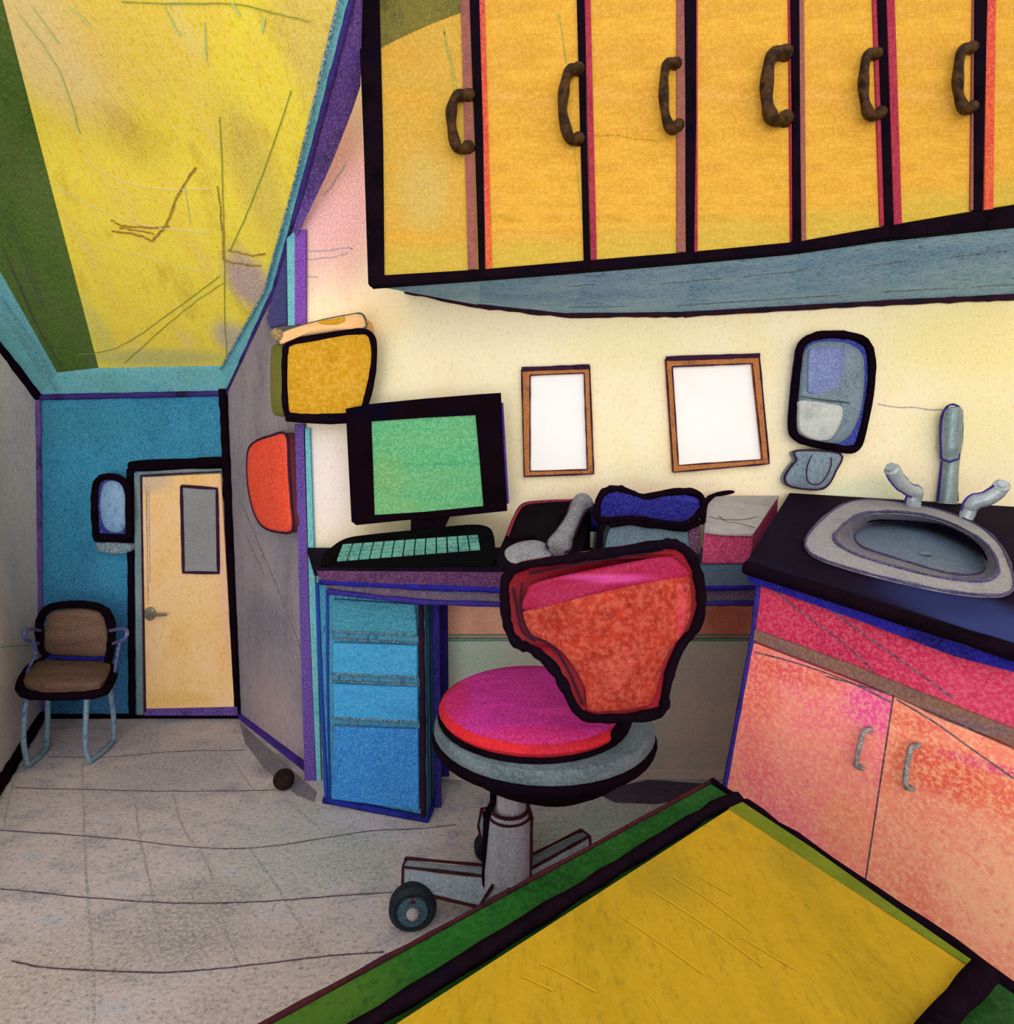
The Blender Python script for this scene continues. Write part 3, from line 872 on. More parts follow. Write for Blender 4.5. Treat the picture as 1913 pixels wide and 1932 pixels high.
for i in range(7):
    lx = PY(*botB[i], YC); 
    cab = thing('wall_cabinet', V(((lx.x + PY(*botB[i + 1], YC).x) / 2, YW, 1.55)), labs[i], 'cabinet', 'row of yellow wall cabinets')
    cols = [['#C4963A', '#BA943A', '#C69430'], ['#B88828', '#D29C34', '#C48E2C', '#CE9844']][i > 0]
    spots = [(PY((seamB[i][0] + seamB[i + 1][0]) / 2, seamB[i][1] - 10, YC), (.3, .3, .10), '#B4A03C', .75)]
    if i == 0: spots.append((PY(800, 360, YC), (.09, .2, .14), '#B8A25C', .7))
    md = pencil('cabinet_yellow_%s' % 'abcdefg'[i], cols, 5, (.6, 1, 3), (0, .12, 0), grain=.25, tooth='#E2BE60', speck='#B47A2C', speckamt=.35, spots=spots)
    # body (carcass) with sloping underside
    b0, b1 = PY(*botB[i], YC + .02), PY(*botB[i + 1], YC + .02)
    k0, k1 = PY(*back[i], YW - .002), PY(*back[i + 1], YW - .002)
    k0.x, k1.x = (k0.x, k1.x)
    t0, t1 = V((b0.x, YC + .02, ZTOP)), V((b1.x, YC + .02, ZTOP))
    u0, u1 = V((k0.x, YW - .002, ZTOP)), V((k1.x, YW - .002, ZTOP))
    e = UP * .012
    MB().add([b0 + e, b1 + e, t1, t0, k0 + e, k1 + e, u1, u0], [[0, 3, 2, 1], [4, 5, 6, 7], [0, 4, 7, 3], [1, 2, 6, 5], [3, 7, 6, 2], [0, 1, 5, 4]]).build('body', md, cab)
    un = MB().add([b0, b1, k1, k0, b0 + e, b1 + e, k1 + e, k0 + e], [[0, 1, 2, 3], [4, 7, 6, 5], [0, 4, 5, 1], [2, 6, 7, 3], [1, 5, 6, 2], [0, 3, 7, 4]])
    nn = (b1 - b0).cross(k0 - b0).normalized()
    if nn.z > 0: nn = -nn
    if i > 0:
        un.ribbon(dense([b0.lerp(k0, .3 + .04 * (i % 2)), b1.lerp(k1, .32 + .04 * ((i + 1) % 2))]), nn, .004, .002, 1)
        un.ribbon(dense([b0.lerp(k0, .8), b1.lerp(k1, .8)]), nn, .004, .002, 1)
    un.build('bottom_panel', [UNDER, M('underside_line', ['#2E3E4C', '#3A4A58'], 20)], cab)
    q, rs = inkline([k0 + V((0, -.006, 0)), k1 + V((0, -.006, 0))], .012, .2)
    MB().tube(q, rs).build('back_bead', PLUM if False else M('aubergine_ink', ['#1C0C1C', '#2E1224', '#180E22'], 8, grain=.1, tooth='#5A4A5A'), cab)
    # door
    d0, d1 = seam_pt(i, 0), seam_pt(i + 1, 0)
    dt0, dt1 = seam_pt(i, 1), seam_pt(i + 1, 1)
    sl0 = (dt0 - d0) / (dt0.z - d0.z); sl1 = (dt1 - d1) / (dt1.z - d1.z)
    tt0, tt1 = dt0 + sl0 * (ZTOP - dt0.z), dt1 + sl1 * (ZTOP - dt1.z)
    dm = MB().prism([d0, d1, tt1, tt0], (0, .02, 0))
    if i == 0:
        dm.prism([PY(x, y, YC - .0015) for x, y in px2([(716, 92), (740, 78), (800, 50), (850, 30), (873, 22)], 4)] + [V((PY(875, 0, YC).x, YC - .0015, ZTOP)), V((PY(700, 0, YC).x, YC - .0015, ZTOP))], (0, .001, 0), 2)
        dm.ribbon([PY(x, y, YC) for x, y in px2([(838, 52), (842, 90), (850, 120), (858, 178)], 5)], (0, -1, 0), .003, m=1)
        dm.ribbon([PY(x, y, YC) for x, y in px2([(838, 60), (856, 130), (864, 180)], 5)], (0, -1, 0), .002, m=1)
    if i == 1:
        dm.ribbon([PY(x, y, YC) for x, y in px2([(1053, 25), (1060, 60), (1068, 120)], 5)], (0, -1, 0), .003, m=1)
        dm.ribbon([PY(x, y, YC) for x, y in px2([(1084, 275), (1092, 360), (1100, 430)], 5)], (0, -1, 0), .002, m=1)
    if i == 2:
        dm.ribbon([PY(x, y, YC) for x, y in px2([(1122, 256), (1160, 255), (1200, 262), (1250, 266)], 5, jit=1)], (0, -1, 0), .003, m=3)
    do = dm.build('door', [md, M('sage_pencil', ['#8A9A4A', '#7A9050'], 20, grain=.3, tooth='#E0B040'), M('olive_patch', ['#5A5628', '#6A642E', '#4A4A2C'], 9, grain=.25, tooth='#9A8A40'), M('tan_smudge', ['#B08A30', '#9A7428'], 30, grain=.6, tooth='#E6AE34')], cab)
    if i in hand:
        h = hand[i]
        pts = []
        n = len(h)
        for j, (x, y) in enumerate(px2(h, 5)):
            t = j / ((n - 1) * 5)
            off = .004 + .026 * min(1, 4 * t, 4 * (1 - t))
            pts.append(PY(x, y, YC - off))
        pts = [V((pts[0].x, YC, pts[0].z))] + pts + [V((pts[-1].x, YC, pts[-1].z))]
        r = .0155 if i == 3 else (.013 if i in (0, 1) else .0118)
        rs = [r * 1.25] * 3 + [r * (1 + .12 * math.sin(k * .9)) for k in range(len(pts) - 6)] + [r * 1.3] * 3
        MB().tube(pts, rs, seg=10).build('handle', HB, do)
    # rail under the door
    r0t, r1t = PY(*botT[i], YC - .012), PY(*botT[i + 1], YC - .012)
    r0b, r1b = PY(botB[i][0], botB[i][1] + 1, YC - .012), PY(botB[i + 1][0], botB[i + 1][1] + 1, YC - .012)
    MB().prism([r0b, r1b, r1t, r0t], (0, .034, 0)).build('bottom_rail', INK, cab, bevel=.002)
    # stile on the left of each unit
    a, b = sw[i]
    tb_ = -.022 if i == 0 else -.005
    s0, s1 = seam_pt(i, tb_, -b, YC - .01), seam_pt(i, -.005, b, YC - .01)
    m0, m1 = seam_pt(i, .5, -(a + b) / 2 + R.uniform(-1, 1), YC - .01), seam_pt(i, .5, (a + b) / 2 + R.uniform(-1, 2), YC - .01)
    u0_, u1_ = seam_pt(i, 1, -a, YC - .01), seam_pt(i, 1, a, YC - .01)
    v0, v1 = V((u0_.x, YC - .01, ZTOP)), V((u1_.x, YC - .01, ZTOP))
    MB().prism([s0, s1, m1, u1_, v1, v0, u0_, m0], (0, .03, 0)).build('stile', INK, cab, bevel=.002)
    for (xa, xb, mt) in bands.get(i, []):
        z0 = [seam_pt(i, .0, xa, YC - .006), seam_pt(i, .0, xb, YC - .006), seam_pt(i, 1, xb, YC - .006), seam_pt(i, 1, xa, YC - .006)]
        MB().prism([z0[0], z0[1], z0[2], V((z0[2].x, z0[2].y, ZTOP)), V((z0[3].x, z0[3].y, ZTOP)), z0[3]], (0, .008, 0)).build('edge_strip', mt, cab)

# ------------------------------------------------------------------ desk
ZD = .80
YDF = 1.62
DXL = PY(592, 1070, YDF).x
DXR = PY(1424, 1070, YDF).x
dk = thing('desk', V((0, 1.8, 0)), 'long dark desk with blue drawer pedestal along the cream wall', 'desk')
MTOP = M('dark_desktop', ['#0C0610', '#160A1C', '#100E20'], 6, grain=.1, tooth='#2A2430', spec=.03,
         spots=[(V((.6, 1.8, ZD)), (.35, .5, .2), '#4A6878', .95)])
DR = .86
MB().prism([(DXL, YDF, ZD), (DXR, YDF, ZD), (DR, YW - .02, ZD), (CORN.x + .0, YW - .02, ZD)], (0, 0, -.022)).build('desktop', MTOP, dk, bevel=.003)
f = lambda x, y, o=.0: PY(x, y, YDF + o)
MB().prism([f(597, 1077, -.004), f(950, 1080, -.004), f(1424, 1078, -.004), f(1424, 1104, -.004), f(1100, 1108, -.004), f(950, 1108, -.004), f(780, 1104, -.004), f(605, 1095, -.004)][::-1], (0, .02, 0)).build('front_edge', M('plum_edge', ['#40203E', '#522A50', '#321C40'], 7, (.5, 1, 2), grain=.2, tooth='#8A6A8A',
    spots=[(f(1370, 1092), (.18, .3, .2), '#48606E', .95)]), dk)
m_ = MB()
q, rs = inkline([f(603, 1098), f(780, 1107), f(950, 1113), f(1150, 1112), f(1424, 1108)], .0085, .2); m_.tube(q, rs)
m_.build('edge_bead', NAVY, dk)
MB().prism([f(612, 1104, .012), f(780, 1108, .012), f(950, 1110, .012), f(1424, 1108, .012), f(1424, 1134, .012), f(950, 1138, .012), f(800, 1132, .012), f(700, 1122, .012), f(620, 1112, .012)][::-1], (0, .02, 0)).build('apron', M('mauve_apron', ['#4E4658', '#5E4A62', '#485462'], 7, (.5, 1, 2), grain=.2, tooth='#9A909A'), dk)
q, rs = inkline([f(618, 1116, .006), f(720, 1128, .006), f(800, 1136, .006), f(950, 1141, .006), f(1150, 1141, .006), f(1424, 1138, .006)], .0075, .2)
MB().tube(q, rs).build('edge_bead', M('blue_violet_ink', ['#241C70', '#30247E', '#1C1450'], 8, grain=.15, tooth='#6A60A0'), dk)
# pedestal
PA, PB = PZ(614, 1512), PZ(806, 1549)
PN = (PB - PA).cross(UP).normalized()
if PN.y > 0: PN = -PN
pp = lambda x, y, o=0: PP(x, y, PA + PN * o, PN)
TB = ZD - .05
pl, pr = PA.copy(), PB.copy()
wl, wr = V((CORN.x + .03, YW - .02, 0)), V((PB.x + .02, YW - .02, 0))
ped = MB().prism([pl, pr, wr, wl], (0, 0, TB), 0)
for k_ in range(5):
    t = k_ / 5
    a = pr.lerp(wr, .1 + t * .85)
    ped.ribbon(dense([a, a + UP * TB]), (1, 0, 0), .006 if k_ != 1 else .012, .0015, 1)
pdo = ped.build('pedestal', [M('pedestal_grey_blue', ['#2E7AA0', '#3A88AC', '#4A88A4'], 8, (1, 1, .2), grain=.2, tooth='#8ABCD4', speck='#1E2E5A', speckamt=.6), M('navy_ink')], dk)
dc = [['#2E7E96', '#3A8CA0', '#2A708C'], ['#3296CC', '#3A9CD0', '#2E90C4'], ['#2E94D4', '#389CD8', '#2A8ACC'], ['#1F6EC4', '#2A7ED0', '#2474C8']]
DRW = [[(626, 1131), (782, 1141), (786, 1199), (627, 1190)], [(627, 1213), (786, 1218), (787, 1278), (627, 1271)], [(628, 1291), (787, 1297), (788, 1362), (629, 1354)], [(630, 1371), (788, 1377), (790, 1530), (624, 1508)]]
for i, d in enumerate(DRW):
    MB().prism([pp(x, y, .016) for x, y in d], -PN * .016).build('drawer', M('drawer_blue_' + 'abcd'[i], dc[i], 7, (.4, 1, 2.5) if i < 3 else (1, 1, .6), grain=.28, tooth='#7CC0E4', speck='#1E4A8A', speckamt=.35), dk, bevel=.003)
    m_ = MB()
    e0 = [pp(d[3][0] - 2, d[3][1], .017), pp(d[2][0], d[2][1], .017)]
    e1 = [pp(d[3][0] - 2, d[3][1] + 14, .004), pp(d[2][0], d[2][1] + 15, .004)]
    if i < 3:
        q, rs = inkline(e0, .0035); m_.tube(q, rs, seg=6)
        q, rs = inkline(e1, .0035); m_.tube(q, rs, seg=6)
        m_.build('finger_rail', M('teal_rail_dark', ['#1E5A76', '#2A6A84'], 8, grain=.2), dk)
m_ = MB()
q, rs = inkline([pp(794, 1134, .006), pp(797, 1300, .006), pp(799, 1545, .006)], .009, .15); m_.tube(q, rs)
m_.build('corner_post', M('aubergine_ink'), dk)
m_ = MB()
q, rs = inkline([pp(598, 1100, .004), pp(606, 1300, .004), pp(616, 1508, .004)], .006, .15); m_.tube(q, rs)
q, rs = inkline([pp(617, 1112, .004), pp(618, 1300, .004), pp(622, 1508, .004)], .004, .15); m_.tube(q, rs)
m_.build('left_edge', M('royal_blue_ink', ['#1A3A9A', '#1E4AA8'], 8, grain=.15, tooth='#5A80C0'), dk)
m_ = MB()
q, rs = inkline([PA + PN * .006 + UP * .01, PB + PN * .006 + UP * .01, V((PB.x + .01, 1.9, .01))], .011, .12); m_.tube(q, rs)
m_.build('plinth', M('cobalt_plinth', ['#181E9A', '#1E2A8A', '#14145A'], 8, grain=.12, tooth='#4A5AB0'), dk)
m_ = MB()
MB().box((PB.x + .014, PB.y + .07, 0), (PB.x + .034, PB.y + .09, TB)).build('leg', M('blue_violet_ink'), dk)
MB().prism([(PB.x + .016, YW - .03, 0.02), (PB.x + .016, YW - .03, TB), (PB.x + .045, YW - .03, TB), (PB.x + .045, YW - .03, .02)], (0, .012, 0)).build('back_post', M('blue_violet_ink'), dk)

# ------------------------------------------------------------------ monitor
mo = thing('monitor', V((PY(810, 990, 1.9).x, 1.9, ZD)), 'black computer monitor with a plain green screen standing on the desk', 'monitor')
ym = 1.845
oc = [(652, 771), (700, 762), (800, 752), (900, 744), (945, 741), (950, 850), (957, 964), (860, 974), (760, 982), (672, 991), (663, 984), (657, 870)]
ic = [(700, 795), (800, 788), (897, 783), (905, 870), (912, 955), (800, 966), (706, 972), (703, 880)]
MB().prism([PY(x, y, ym) for x, y in oc][::-1], (0, .035, 0), hole=[PY(x, y, ym) for x, y in ic][::-1]).build('bezel', M('bezel_black', ['#080408', '#12060E', '#060618'], 7, grain=.05, tooth='#22161E', rough=.9, spec=.02), mo, bevel=.002)
MB().prism([PY(x, y, ym + .006) for x, y in ic], (0, .02, 0)).build('screen', M('green_screen', ['#2E8A5A', '#48A06C', '#5CA068', '#3C986C'], 6, (.3, 1, 4), grain=.35, tooth='#8ED0A0', speck='#3A8A50', rough=.5,
    spots=[(PY(730, 900, ym), (.08, .2, .1), '#6A9A4E', .7), (PY(740, 955, ym), (.15, .2, .04), '#78A860', .5)]), mo)
MB().tube([PY(947, 760, ym + .01), PY(958, 950, ym + .01)], .004).build('side_line', VIOLET, mo)
stn = MB().loft([[PY(775, 980, ym + .01), PY(850, 972, ym + .01), PY(850, 972, ym + .035), PY(775, 980, ym + .035)], [PY(775, 1000, ym + .01), PY(838, 998, ym + .01), PY(838, 998, ym + .035), PY(775, 1000, ym + .035)],
                [V((PY(770, 1, ym).x, ym - .0, ZD + .015)), V((PY(845, 1, ym).x, ym, ZD + .015)), V((PY(845, 1, ym).x, ym + .04, ZD + .015)), V((PY(770, 1, ym).x, ym + .04, ZD + .015))]], sm=False)
stn.build('stand', INK, mo)
cx_ = PY(806, 1000, ym).x
MB().prism([V((cx_ + .09 * math.cos(a), 1.885 + .045 * math.sin(a), ZD)) for a in [k_ * math.pi / 10 for k_ in range(20)]], (0, 0, .015)).build('foot', INK, mo)

# ------------------------------------------------------------------ keyboard (wedge)
kf, kb_ = 1.645, 1.80
zkf, zkb = ZD + .012, ZD + .074
kb = thing('keyboard', V((PY(760, 1050, 1.72).x, 1.74, ZD)), 'black keyboard with teal keys in front of the green monitor', 'keyboard')
kn = V((0, -(zkb - zkf), kb_ - kf)).normalized()
kp0 = V((0, kf, zkf))
kk = lambda x, y, o=0: PP(x, y, kp0 + kn * o, kn)
ko = px2([(606, 1052), (622, 1035), (652, 1016), (700, 1008), (800, 998), (880, 990), (915, 992), (930, 1005), (934, 1040), (925, 1060), (800, 1064), (640, 1068), (612, 1066)], 4, True)
top = [kk(x, y) for x, y in ko]
bot = [V((p.x, p.y, ZD + .001)) for p in top]
MB().loft([bot, top]).build('case', M('keyboard_black', ['#060506', '#0C0A0C', '#080C0C'], 9, grain=.06, tooth='#20201E', rough=.9, spec=.02), kb)
# key field: rows and columns of keys
K00, K10, K01, K11 = (646, 1026), (902, 1008), (634, 1057), (907, 1035)
def bil(u, v):
    a = (K00[0] + (K10[0] - K00[0]) * u, K00[1] + (K10[1] - K00[1]) * u); b = (K01[0] + (K11[0] - K01[0]) * u, K01[1] + (K11[1] - K01[1]) * u)
    return (a[0] + (b[0] - a[0]) * v, a[1] + (b[1] - a[1]) * v)
KM = M('teal_keys', ['#3E8A80', '#5AA094', '#2E766E'], 9, grain=.3, tooth='#A8D0C4', rough=.5)
nc, nr = 13, 4
for r_ in range(nr):
    for c_ in range(nc):
        g = .06; gv = .12
        q = [bil((c_ + g + .15 * (nr - r_) * 0) / nc, (r_ + gv) / nr), bil((c_ + 1 - g) / nc, (r_ + gv) / nr), bil((c_ + 1 - g) / nc, (r_ + 1 - gv) / nr), bil((c_ + g) / nc, (r_ + 1 - gv) / nr)]
        MB().prism([kk(x, y, .006) for x, y in q], -kn * .006).build('key', KM, kb)

# ------------------------------------------------------------------ telephone
ph = thing('telephone', V((PY(1010, 1060, 1.72).x, 1.74, ZD)), 'black desk telephone with a grey handset resting on it, right of the keyboard', 'telephone')
pf0, pb0 = V((0, 1.65, ZD + .02)), V((0, 1.88, ZD + .155))
pn = V((0, -(pb0.z - pf0.z), pb0.y - pf0.y)).normalized()
pk = lambda x, y, o=0: PP(x, y, pf0 + pn * o, pn)
po = px2([(940, 1066), (938, 1048), (952, 1015), (968, 975), (985, 950), (1020, 944), (1075, 942), (1102, 946), (1114, 960), (1108, 1000), (1098, 1035), (1075, 1060), (1020, 1072), (960, 1074)], 4, True)
top = [pk(x, y) for x, y in po]
MB().loft([[V((p.x, p.y, ZD + .001)) for p in top], top]).build('base', M('phone_black', ['#080508', '#140F12', '#0C0C10'], 9, grain=.1, tooth='#2A262E', rough=.9, spec=.02), ph)
MB().tube([pk(x, y, .003) for x, y in px2([(958, 1010), (972, 975), (988, 953), (1020, 947), (1076, 944)], 5)], .004).build('edge_trim', M('magenta_strip'), ph)
MB().dome([pk(x, y, .001) for x, y in px2([(952, 1040), (975, 1025), (1010, 1020), (1035, 1030), (1040, 1048), (1010, 1060), (965, 1062)], 4, True)], pn, .012).build('keypad', M('phone_grey', ['#6A6C78', '#8C8C92', '#74748A'], 9, grain=.35, tooth='#B0B0B4', speck='#2E3458'), ph)
MB().tube([pk(x, y, .008) for x, y in [(955, 1016), (985, 1014), (1010, 1012)]], .004).build('slot', INK, ph)
hs = [(1107, 944), (1092, 958), (1078, 985), (1062, 1015), (1050, 1038)]
ctr = px2(hs, 4)
cps = [pk(x, y, .022 + (.012 if 4 < j < 12 else 0)) for j, (x, y) in enumerate(ctr)]
rr = [.018, .029, .033, .031, .027, .024, .022, .021, .022, .023, .024, .026, .029, .032, .034, .032, .022]
hs_ob = MB().tube(cps, rr, seg=14).build('handset', M('handset_grey', ['#6E6E72', '#84848A', '#5E6064'], 9, grain=.3, tooth='#B4B4B8', speck='#3A3A44'), ph)
m_ = MB()
for sgn in (1, -1):
    ed = []
    for i in range(len(cps)):
        t_ = (cps[min(i + 1, len(cps) - 1)] - cps[max(i - 1, 0)]).normalized()
        ed.append(cps[i] + t_.cross(pn).normalized() * rr[i] * sgn)
    m_.tube(ed, .0045, seg=6)
m_.build('handset_bead', PLUM, hs_ob)

# ------------------------------------------------------------------ printer (navy lidded)
pr_ = thing('printer', V((PY(1220, 1040, 1.78).x, 1.8, ZD)), 'squat grey printer with wavy navy blue lid behind the red chair back', 'printer')
y1, y2 = 1.70, 1.93
MP = M('printer_grey', ['#4E6676', '#62798A', '#566E7C'], 7, grain=.3, tooth='#93A4AE', speck='#33424E')
o = [(1140, 1062), (1142, 1030), (1150, 1000), (1165, 985), (1220, 982), (1290, 985), (1306, 992), (1312, 1062)]
MB().prism([V((p.x, y1, max(p.z, ZD + .001))) for p in [PY(x, y, y1) for x, y in px2(o, 3)]][::-1], (0, y2 - y1, 0)).build('body', MP, pr_, bevel=.004)
lo = px2([(1128, 950), (1140, 928), (1165, 922), (1190, 930), (1215, 938), (1260, 930), (1300, 928), (1322, 938), (1326, 958), (1308, 980), (1285, 990), (1240, 985), (1190, 978), (1150, 980), (1128, 978)], 4, True)
y1b = y1 - .01
ld_ = MB().dome([PY(x, y, y1b) for x, y in lo], (0, -1, .3), .014, closeback=.2).build('lid', M('navy_lid', ['#141060', '#1E1C78', '#1A1868', '#2C2C8C'], 9, (.5, 1, 2), grain=.25, tooth='#4E50A8'), pr_)
q, rs = inkline([PY(x, y, y1b - .004) for x, y in lo + lo[:1]], .0105, .2)
m_ = MB().tube(q, rs)
q, rs = inkline([PY(x, y, y1b - .002) for x, y in [(1140, 980), (1132, 1005), (1130, 1040)]], .009, .2); m_.tube(q, rs)
q, rs = inkline([PY(x, y, y1b - .002) for x, y in [(1150, 990), (1190, 984), (1250, 992), (1292, 996), (1320, 985)]], .010, .2); m_.tube(q, rs)
m_.build('lid_bead', INK, ld_)
MB().prism([PY(x, y, y1 - .006) for x, y in [(1297, 992), (1320, 975), (1322, 1045), (1304, 1040)]], (0, .05, 0)).build('side_panel', M('plum_panel', ['#4A2044', '#5A2850'], 8, grain=.15), pr_)

# ------------------------------------------------------------------ tissue box
tb = thing('tissue_box', V((PY(1380, 1040, 1.75).x, 1.82, ZD)), 'grey and magenta tissue box on the desk, between printer and sink counter', 'tissue box')
ya, yb2 = 1.67, 1.96
A = [PY(1324, 1046, ya), PY(1418, 1050, ya), PY(1420, 1009, ya), PY(1328, 1004, ya)]
for p in A[:2]: p.z = ZD + .001
B = [V((PY(1335, 935, yb2).x, yb2, ZD + .001)), V((PY(1462, 932, yb2).x, yb2, ZD + .001)), PY(1470, 934, yb2), PY(1338, 938, yb2)]
tn = (A[2] - A[3]).cross(B[3] - A[3]).normalized()
if tn.z < 0: tn = -tn
B[2] = PP(1470, 934, A[3], tn)
B[1] = V((B[2].x, B[2].y, ZD + .001))
MB().loft([A, B], sm=False).build('box', M('tissue_magenta', ['#A82A58', '#B83464', '#983058'], 7, grain=.25, tooth='#D88AA0'), tb, bevel=.004)
tn = (A[2] - A[3]).cross(B[3] - A[3]).normalized()
if tn.z < 0: tn = -tn
tp = lambda x, y, o=.002: PP(x, y, A[3] + tn * o, tn)
cvr = MB().prism([tp(x, y, .005) for x, y in [(1329, 1002), (1331, 970), (1336, 945), (1345, 937), (1400, 935), (1470, 935), (1452, 960), (1436, 985), (1420, 1008), (1360, 1006)]], -tn * .006)
cvr.ribbon([tp(x, y, .005) for x, y in px2([(1338, 975), (1360, 980), (1400, 981), (1430, 975)], 5)], tn, .003, m=1)
cvr.ribbon([tp(x, y, .005) for x, y in px2([(1356, 974), (1370, 984), (1395, 988), (1424, 996)], 5)], tn, .003, m=1)
cvr.build('top_cover', [M('tissue_grey', ['#9A9094', '#B0A8A6', '#8A8490'], 7, grain=.3, tooth='#CCC4C0'), PENCIL], tb)
q, rs = inkline([tp(x, y, .006) for x, y in px2([(1326, 985), (1330, 955), (1345, 936), (1390, 927), (1440, 926), (1478, 930)], 4)], .0085, .2)
MB().tube(q, rs).build('rim', INK, tb)

# ------------------------------------------------------------------ sink counter
BL, BR = PY(1490, 930, YW - .01), PY(1913, 956, YW - .01)
FL = PY(1409, 1058, 1.25)
kn_ = (BR - BL).cross(FL - BL).normalized()
if kn_.z < 0: kn_ = -kn_
kc = lambda x, y, o=0: PP(x, y, BL + kn_ * o, kn_)
FR = kc(1913, 1212)
FRx = FL + (FR - FL) * 1.5
BRx = BL + (BR - BL).normalized() * 1.15
tdir = (BRx - BL).normalized()
FRw = FRx + V((1.0, .1, 0)); FRw.z = BL.z + (-(kn_.x * (FRw.x - BL.x) + kn_.y * (FRw.y - BL.y))) / kn_.z
outl = [FL, FRx, FRw, BRx, BL]
rim_o = px2([(1519, 1022), (1545, 985), (1590, 952), (1640, 943), (1720, 952), (1790, 968), (1850, 995), (1888, 1030), (1908, 1075), (1911, 1112), (1880, 1124), (1800, 1118), (1700, 1098), (1600, 1072), (1535, 1048)], 4, True)
rim_i = px2([(1574, 1018), (1592, 990), (1625, 970), (1690, 966), (1760, 976), (1820, 1000), (1862, 1030), (1882, 1065), (1874, 1090), (1835, 1098), (1760, 1088), (1680, 1068), (1610, 1045)], 4, True)
bas_i = px2([(1612, 1012), (1630, 995), (1670, 985), (1730, 990), (1790, 1005), (1835, 1030), (1855, 1060), (1850, 1082), (1800, 1085), (1740, 1070), (1660, 1045), (1625, 1032)], 4, True)
ct = MB().prism(outl, -kn_ * .03, 0, hole=[kc(x, y) for x, y in rim_i])
tag(ct.build('countertop', [M('aubergine_counter', ['#0C0414', '#16081F', '#10061A', '#180C28'], 6, grain=.08, tooth='#2E2040', rough=.8, spec=.03,
    spots=[(kc(1860, 1170), (.14, .25, .3), '#34407A', .85), (kc(1760, 1130), (.16, .12, .3), '#1E2450', .6)])], origin=(BL + FL) / 2), 'dark aubergine countertop holding the oval sink at the right', 'countertop')  # blue spots paint a highlight into the dark top
bc = thing('sink_cabinet', V(((FL.x + FR.x) / 2 + .2, (FL.y + FR.y) / 2 + .3, 0)), 'pink and red base cabinet under the dark sink counter', 'cabinet')
fdir = V((FR.x - FL.x, FR.y - FL.y, 0)).normalized()
fn = V((fdir.y, -fdir.x, 0))
if fn.dot(EYE - FL) < 0: fn = -fn
q0 = FL - fn * .03; q0.z = 0
cf = lambda x, y, o=0: PP(x, y, q0 + fn * o, fn)
lt = cf(1434, 1100); lb_ = cf(1370, 1482)
lb0 = lt + (lb_ - lt) * ((lt.z - .002) / (lt.z - lb_.z))
# front edge of the counter: ink, red and navy strips
m_ = MB()
eo = fn * .006
q, rs = inkline([FL + eo - UP * .012, FR + eo - UP * .014, FRx + eo - UP * .014], .013, .15); m_.tube(q, rs)
m_.build('edge_roll', INK, bc)
m_ = MB(); q, rs = inkline([cf(1432, 1072, .035), cf(1560, 1118, .035), cf(1700, 1168, .035), cf(1913, 1226, .035)], .005, .3); m_.tube(q, rs)
m_.build('red_bead', M('red_bead_paint', ['#A81E30', '#C82A50', '#B03020'], 5, grain=.15), bc)
ff = [(1409, 1078), (1440, 1082), (1560, 1130), (1700, 1180), (1913, 1238), (1913, 1268), (1800, 1238), (1640, 1178), (1500, 1128), (1412, 1098)]
MB().prism([cf(x, y, .028) for x, y in ff][::-1], -fn * .03).build('valance', M('navy_ink'), bc)
# carcass
topz = lambda p: BL.z - (kn_.x * (p.x - BL.x) + kn_.y * (p.y - BL.y)) / kn_.z - .035
cr_ = cf(1913, 1400); crx = V((q0.x, q0.y, 0)) + fdir * 1.0
bl_ = V((BL.x + .02, YW - .03, 0)); br_ = V((1.75, YW - .03, 0)); frr = crx + V((.75, .1, 0))
base = [V((lb0.x, lb0.y, 0)) - fn * .004, crx - fn * .004, frr, br_, bl_]
tp_ = [V((lt.x, lt.y, 0)) - fn * .004, crx - fn * .004, frr, br_, bl_]
tp_ = [V((p.x, p.y, topz(p) - (.0 if j == 0 else .11))) for j, p in enumerate(tp_)]
tp_[0].z -= .11
MB().prism(base, tp_).build('body', M('pink_carcass', ['#C84A60', '#D05A68', '#B84464'], 6, grain=.25, tooth='#E8A0A0'), bc)
mf = MB().prism([cf(x, y, .006) for x, y in [(1434, 1100), (1500, 1122), (1640, 1172), (1800, 1230), (1913, 1262), (1990, 1284), (1990, 1408), (1913, 1376), (1750, 1312), (1600, 1252), (1424, 1188)]][::-1], -fn * .008)
for l in [[(1448, 1104), (1520, 1160), (1600, 1220), (1650, 1268)], [(1560, 1145), (1620, 1190), (1720, 1260), (1800, 1318)]]:
    mf.ribbon([cf(x, y, .006) for x, y in px2(l, 5)], fn, .0028)
mf.build('fascia', [M('crimson_fascia', ['#B4204A', '#C42A52', '#CC3A5E'], 6, grain=.3, tooth='#E07A90', speck='#8A1838'), M('plum_line')], bc)
MB().prism([cf(x, y, .012) for x, y in [(1424, 1188), (1600, 1252), (1750, 1312), (1913, 1376), (1990, 1408), (1990, 1440), (1913, 1408), (1750, 1340), (1600, 1276), (1421, 1208)]][::-1], -fn * .014).build('rail', M('brown_rail', ['#6A4A4E', '#7E5A4A', '#5E4A66'], 6, (.5, .5, 2), grain=.25, tooth='#A88878'), bc)
def low(x, y, x2, y2, z=.06):
    a, b = cf(x, y), cf(x2, y2)
    return a + (b - a) * ((a.z - z) / (a.z - b.z))
e_l = [cf(1421, 1210), low(1421, 1210, 1370, 1484)]
seam = [cf(1688, 1312), low(1688, 1312, 1638, 1640)]
rgt = [cf(1990, 1445), low(1990, 1445, 1978, 1700)]
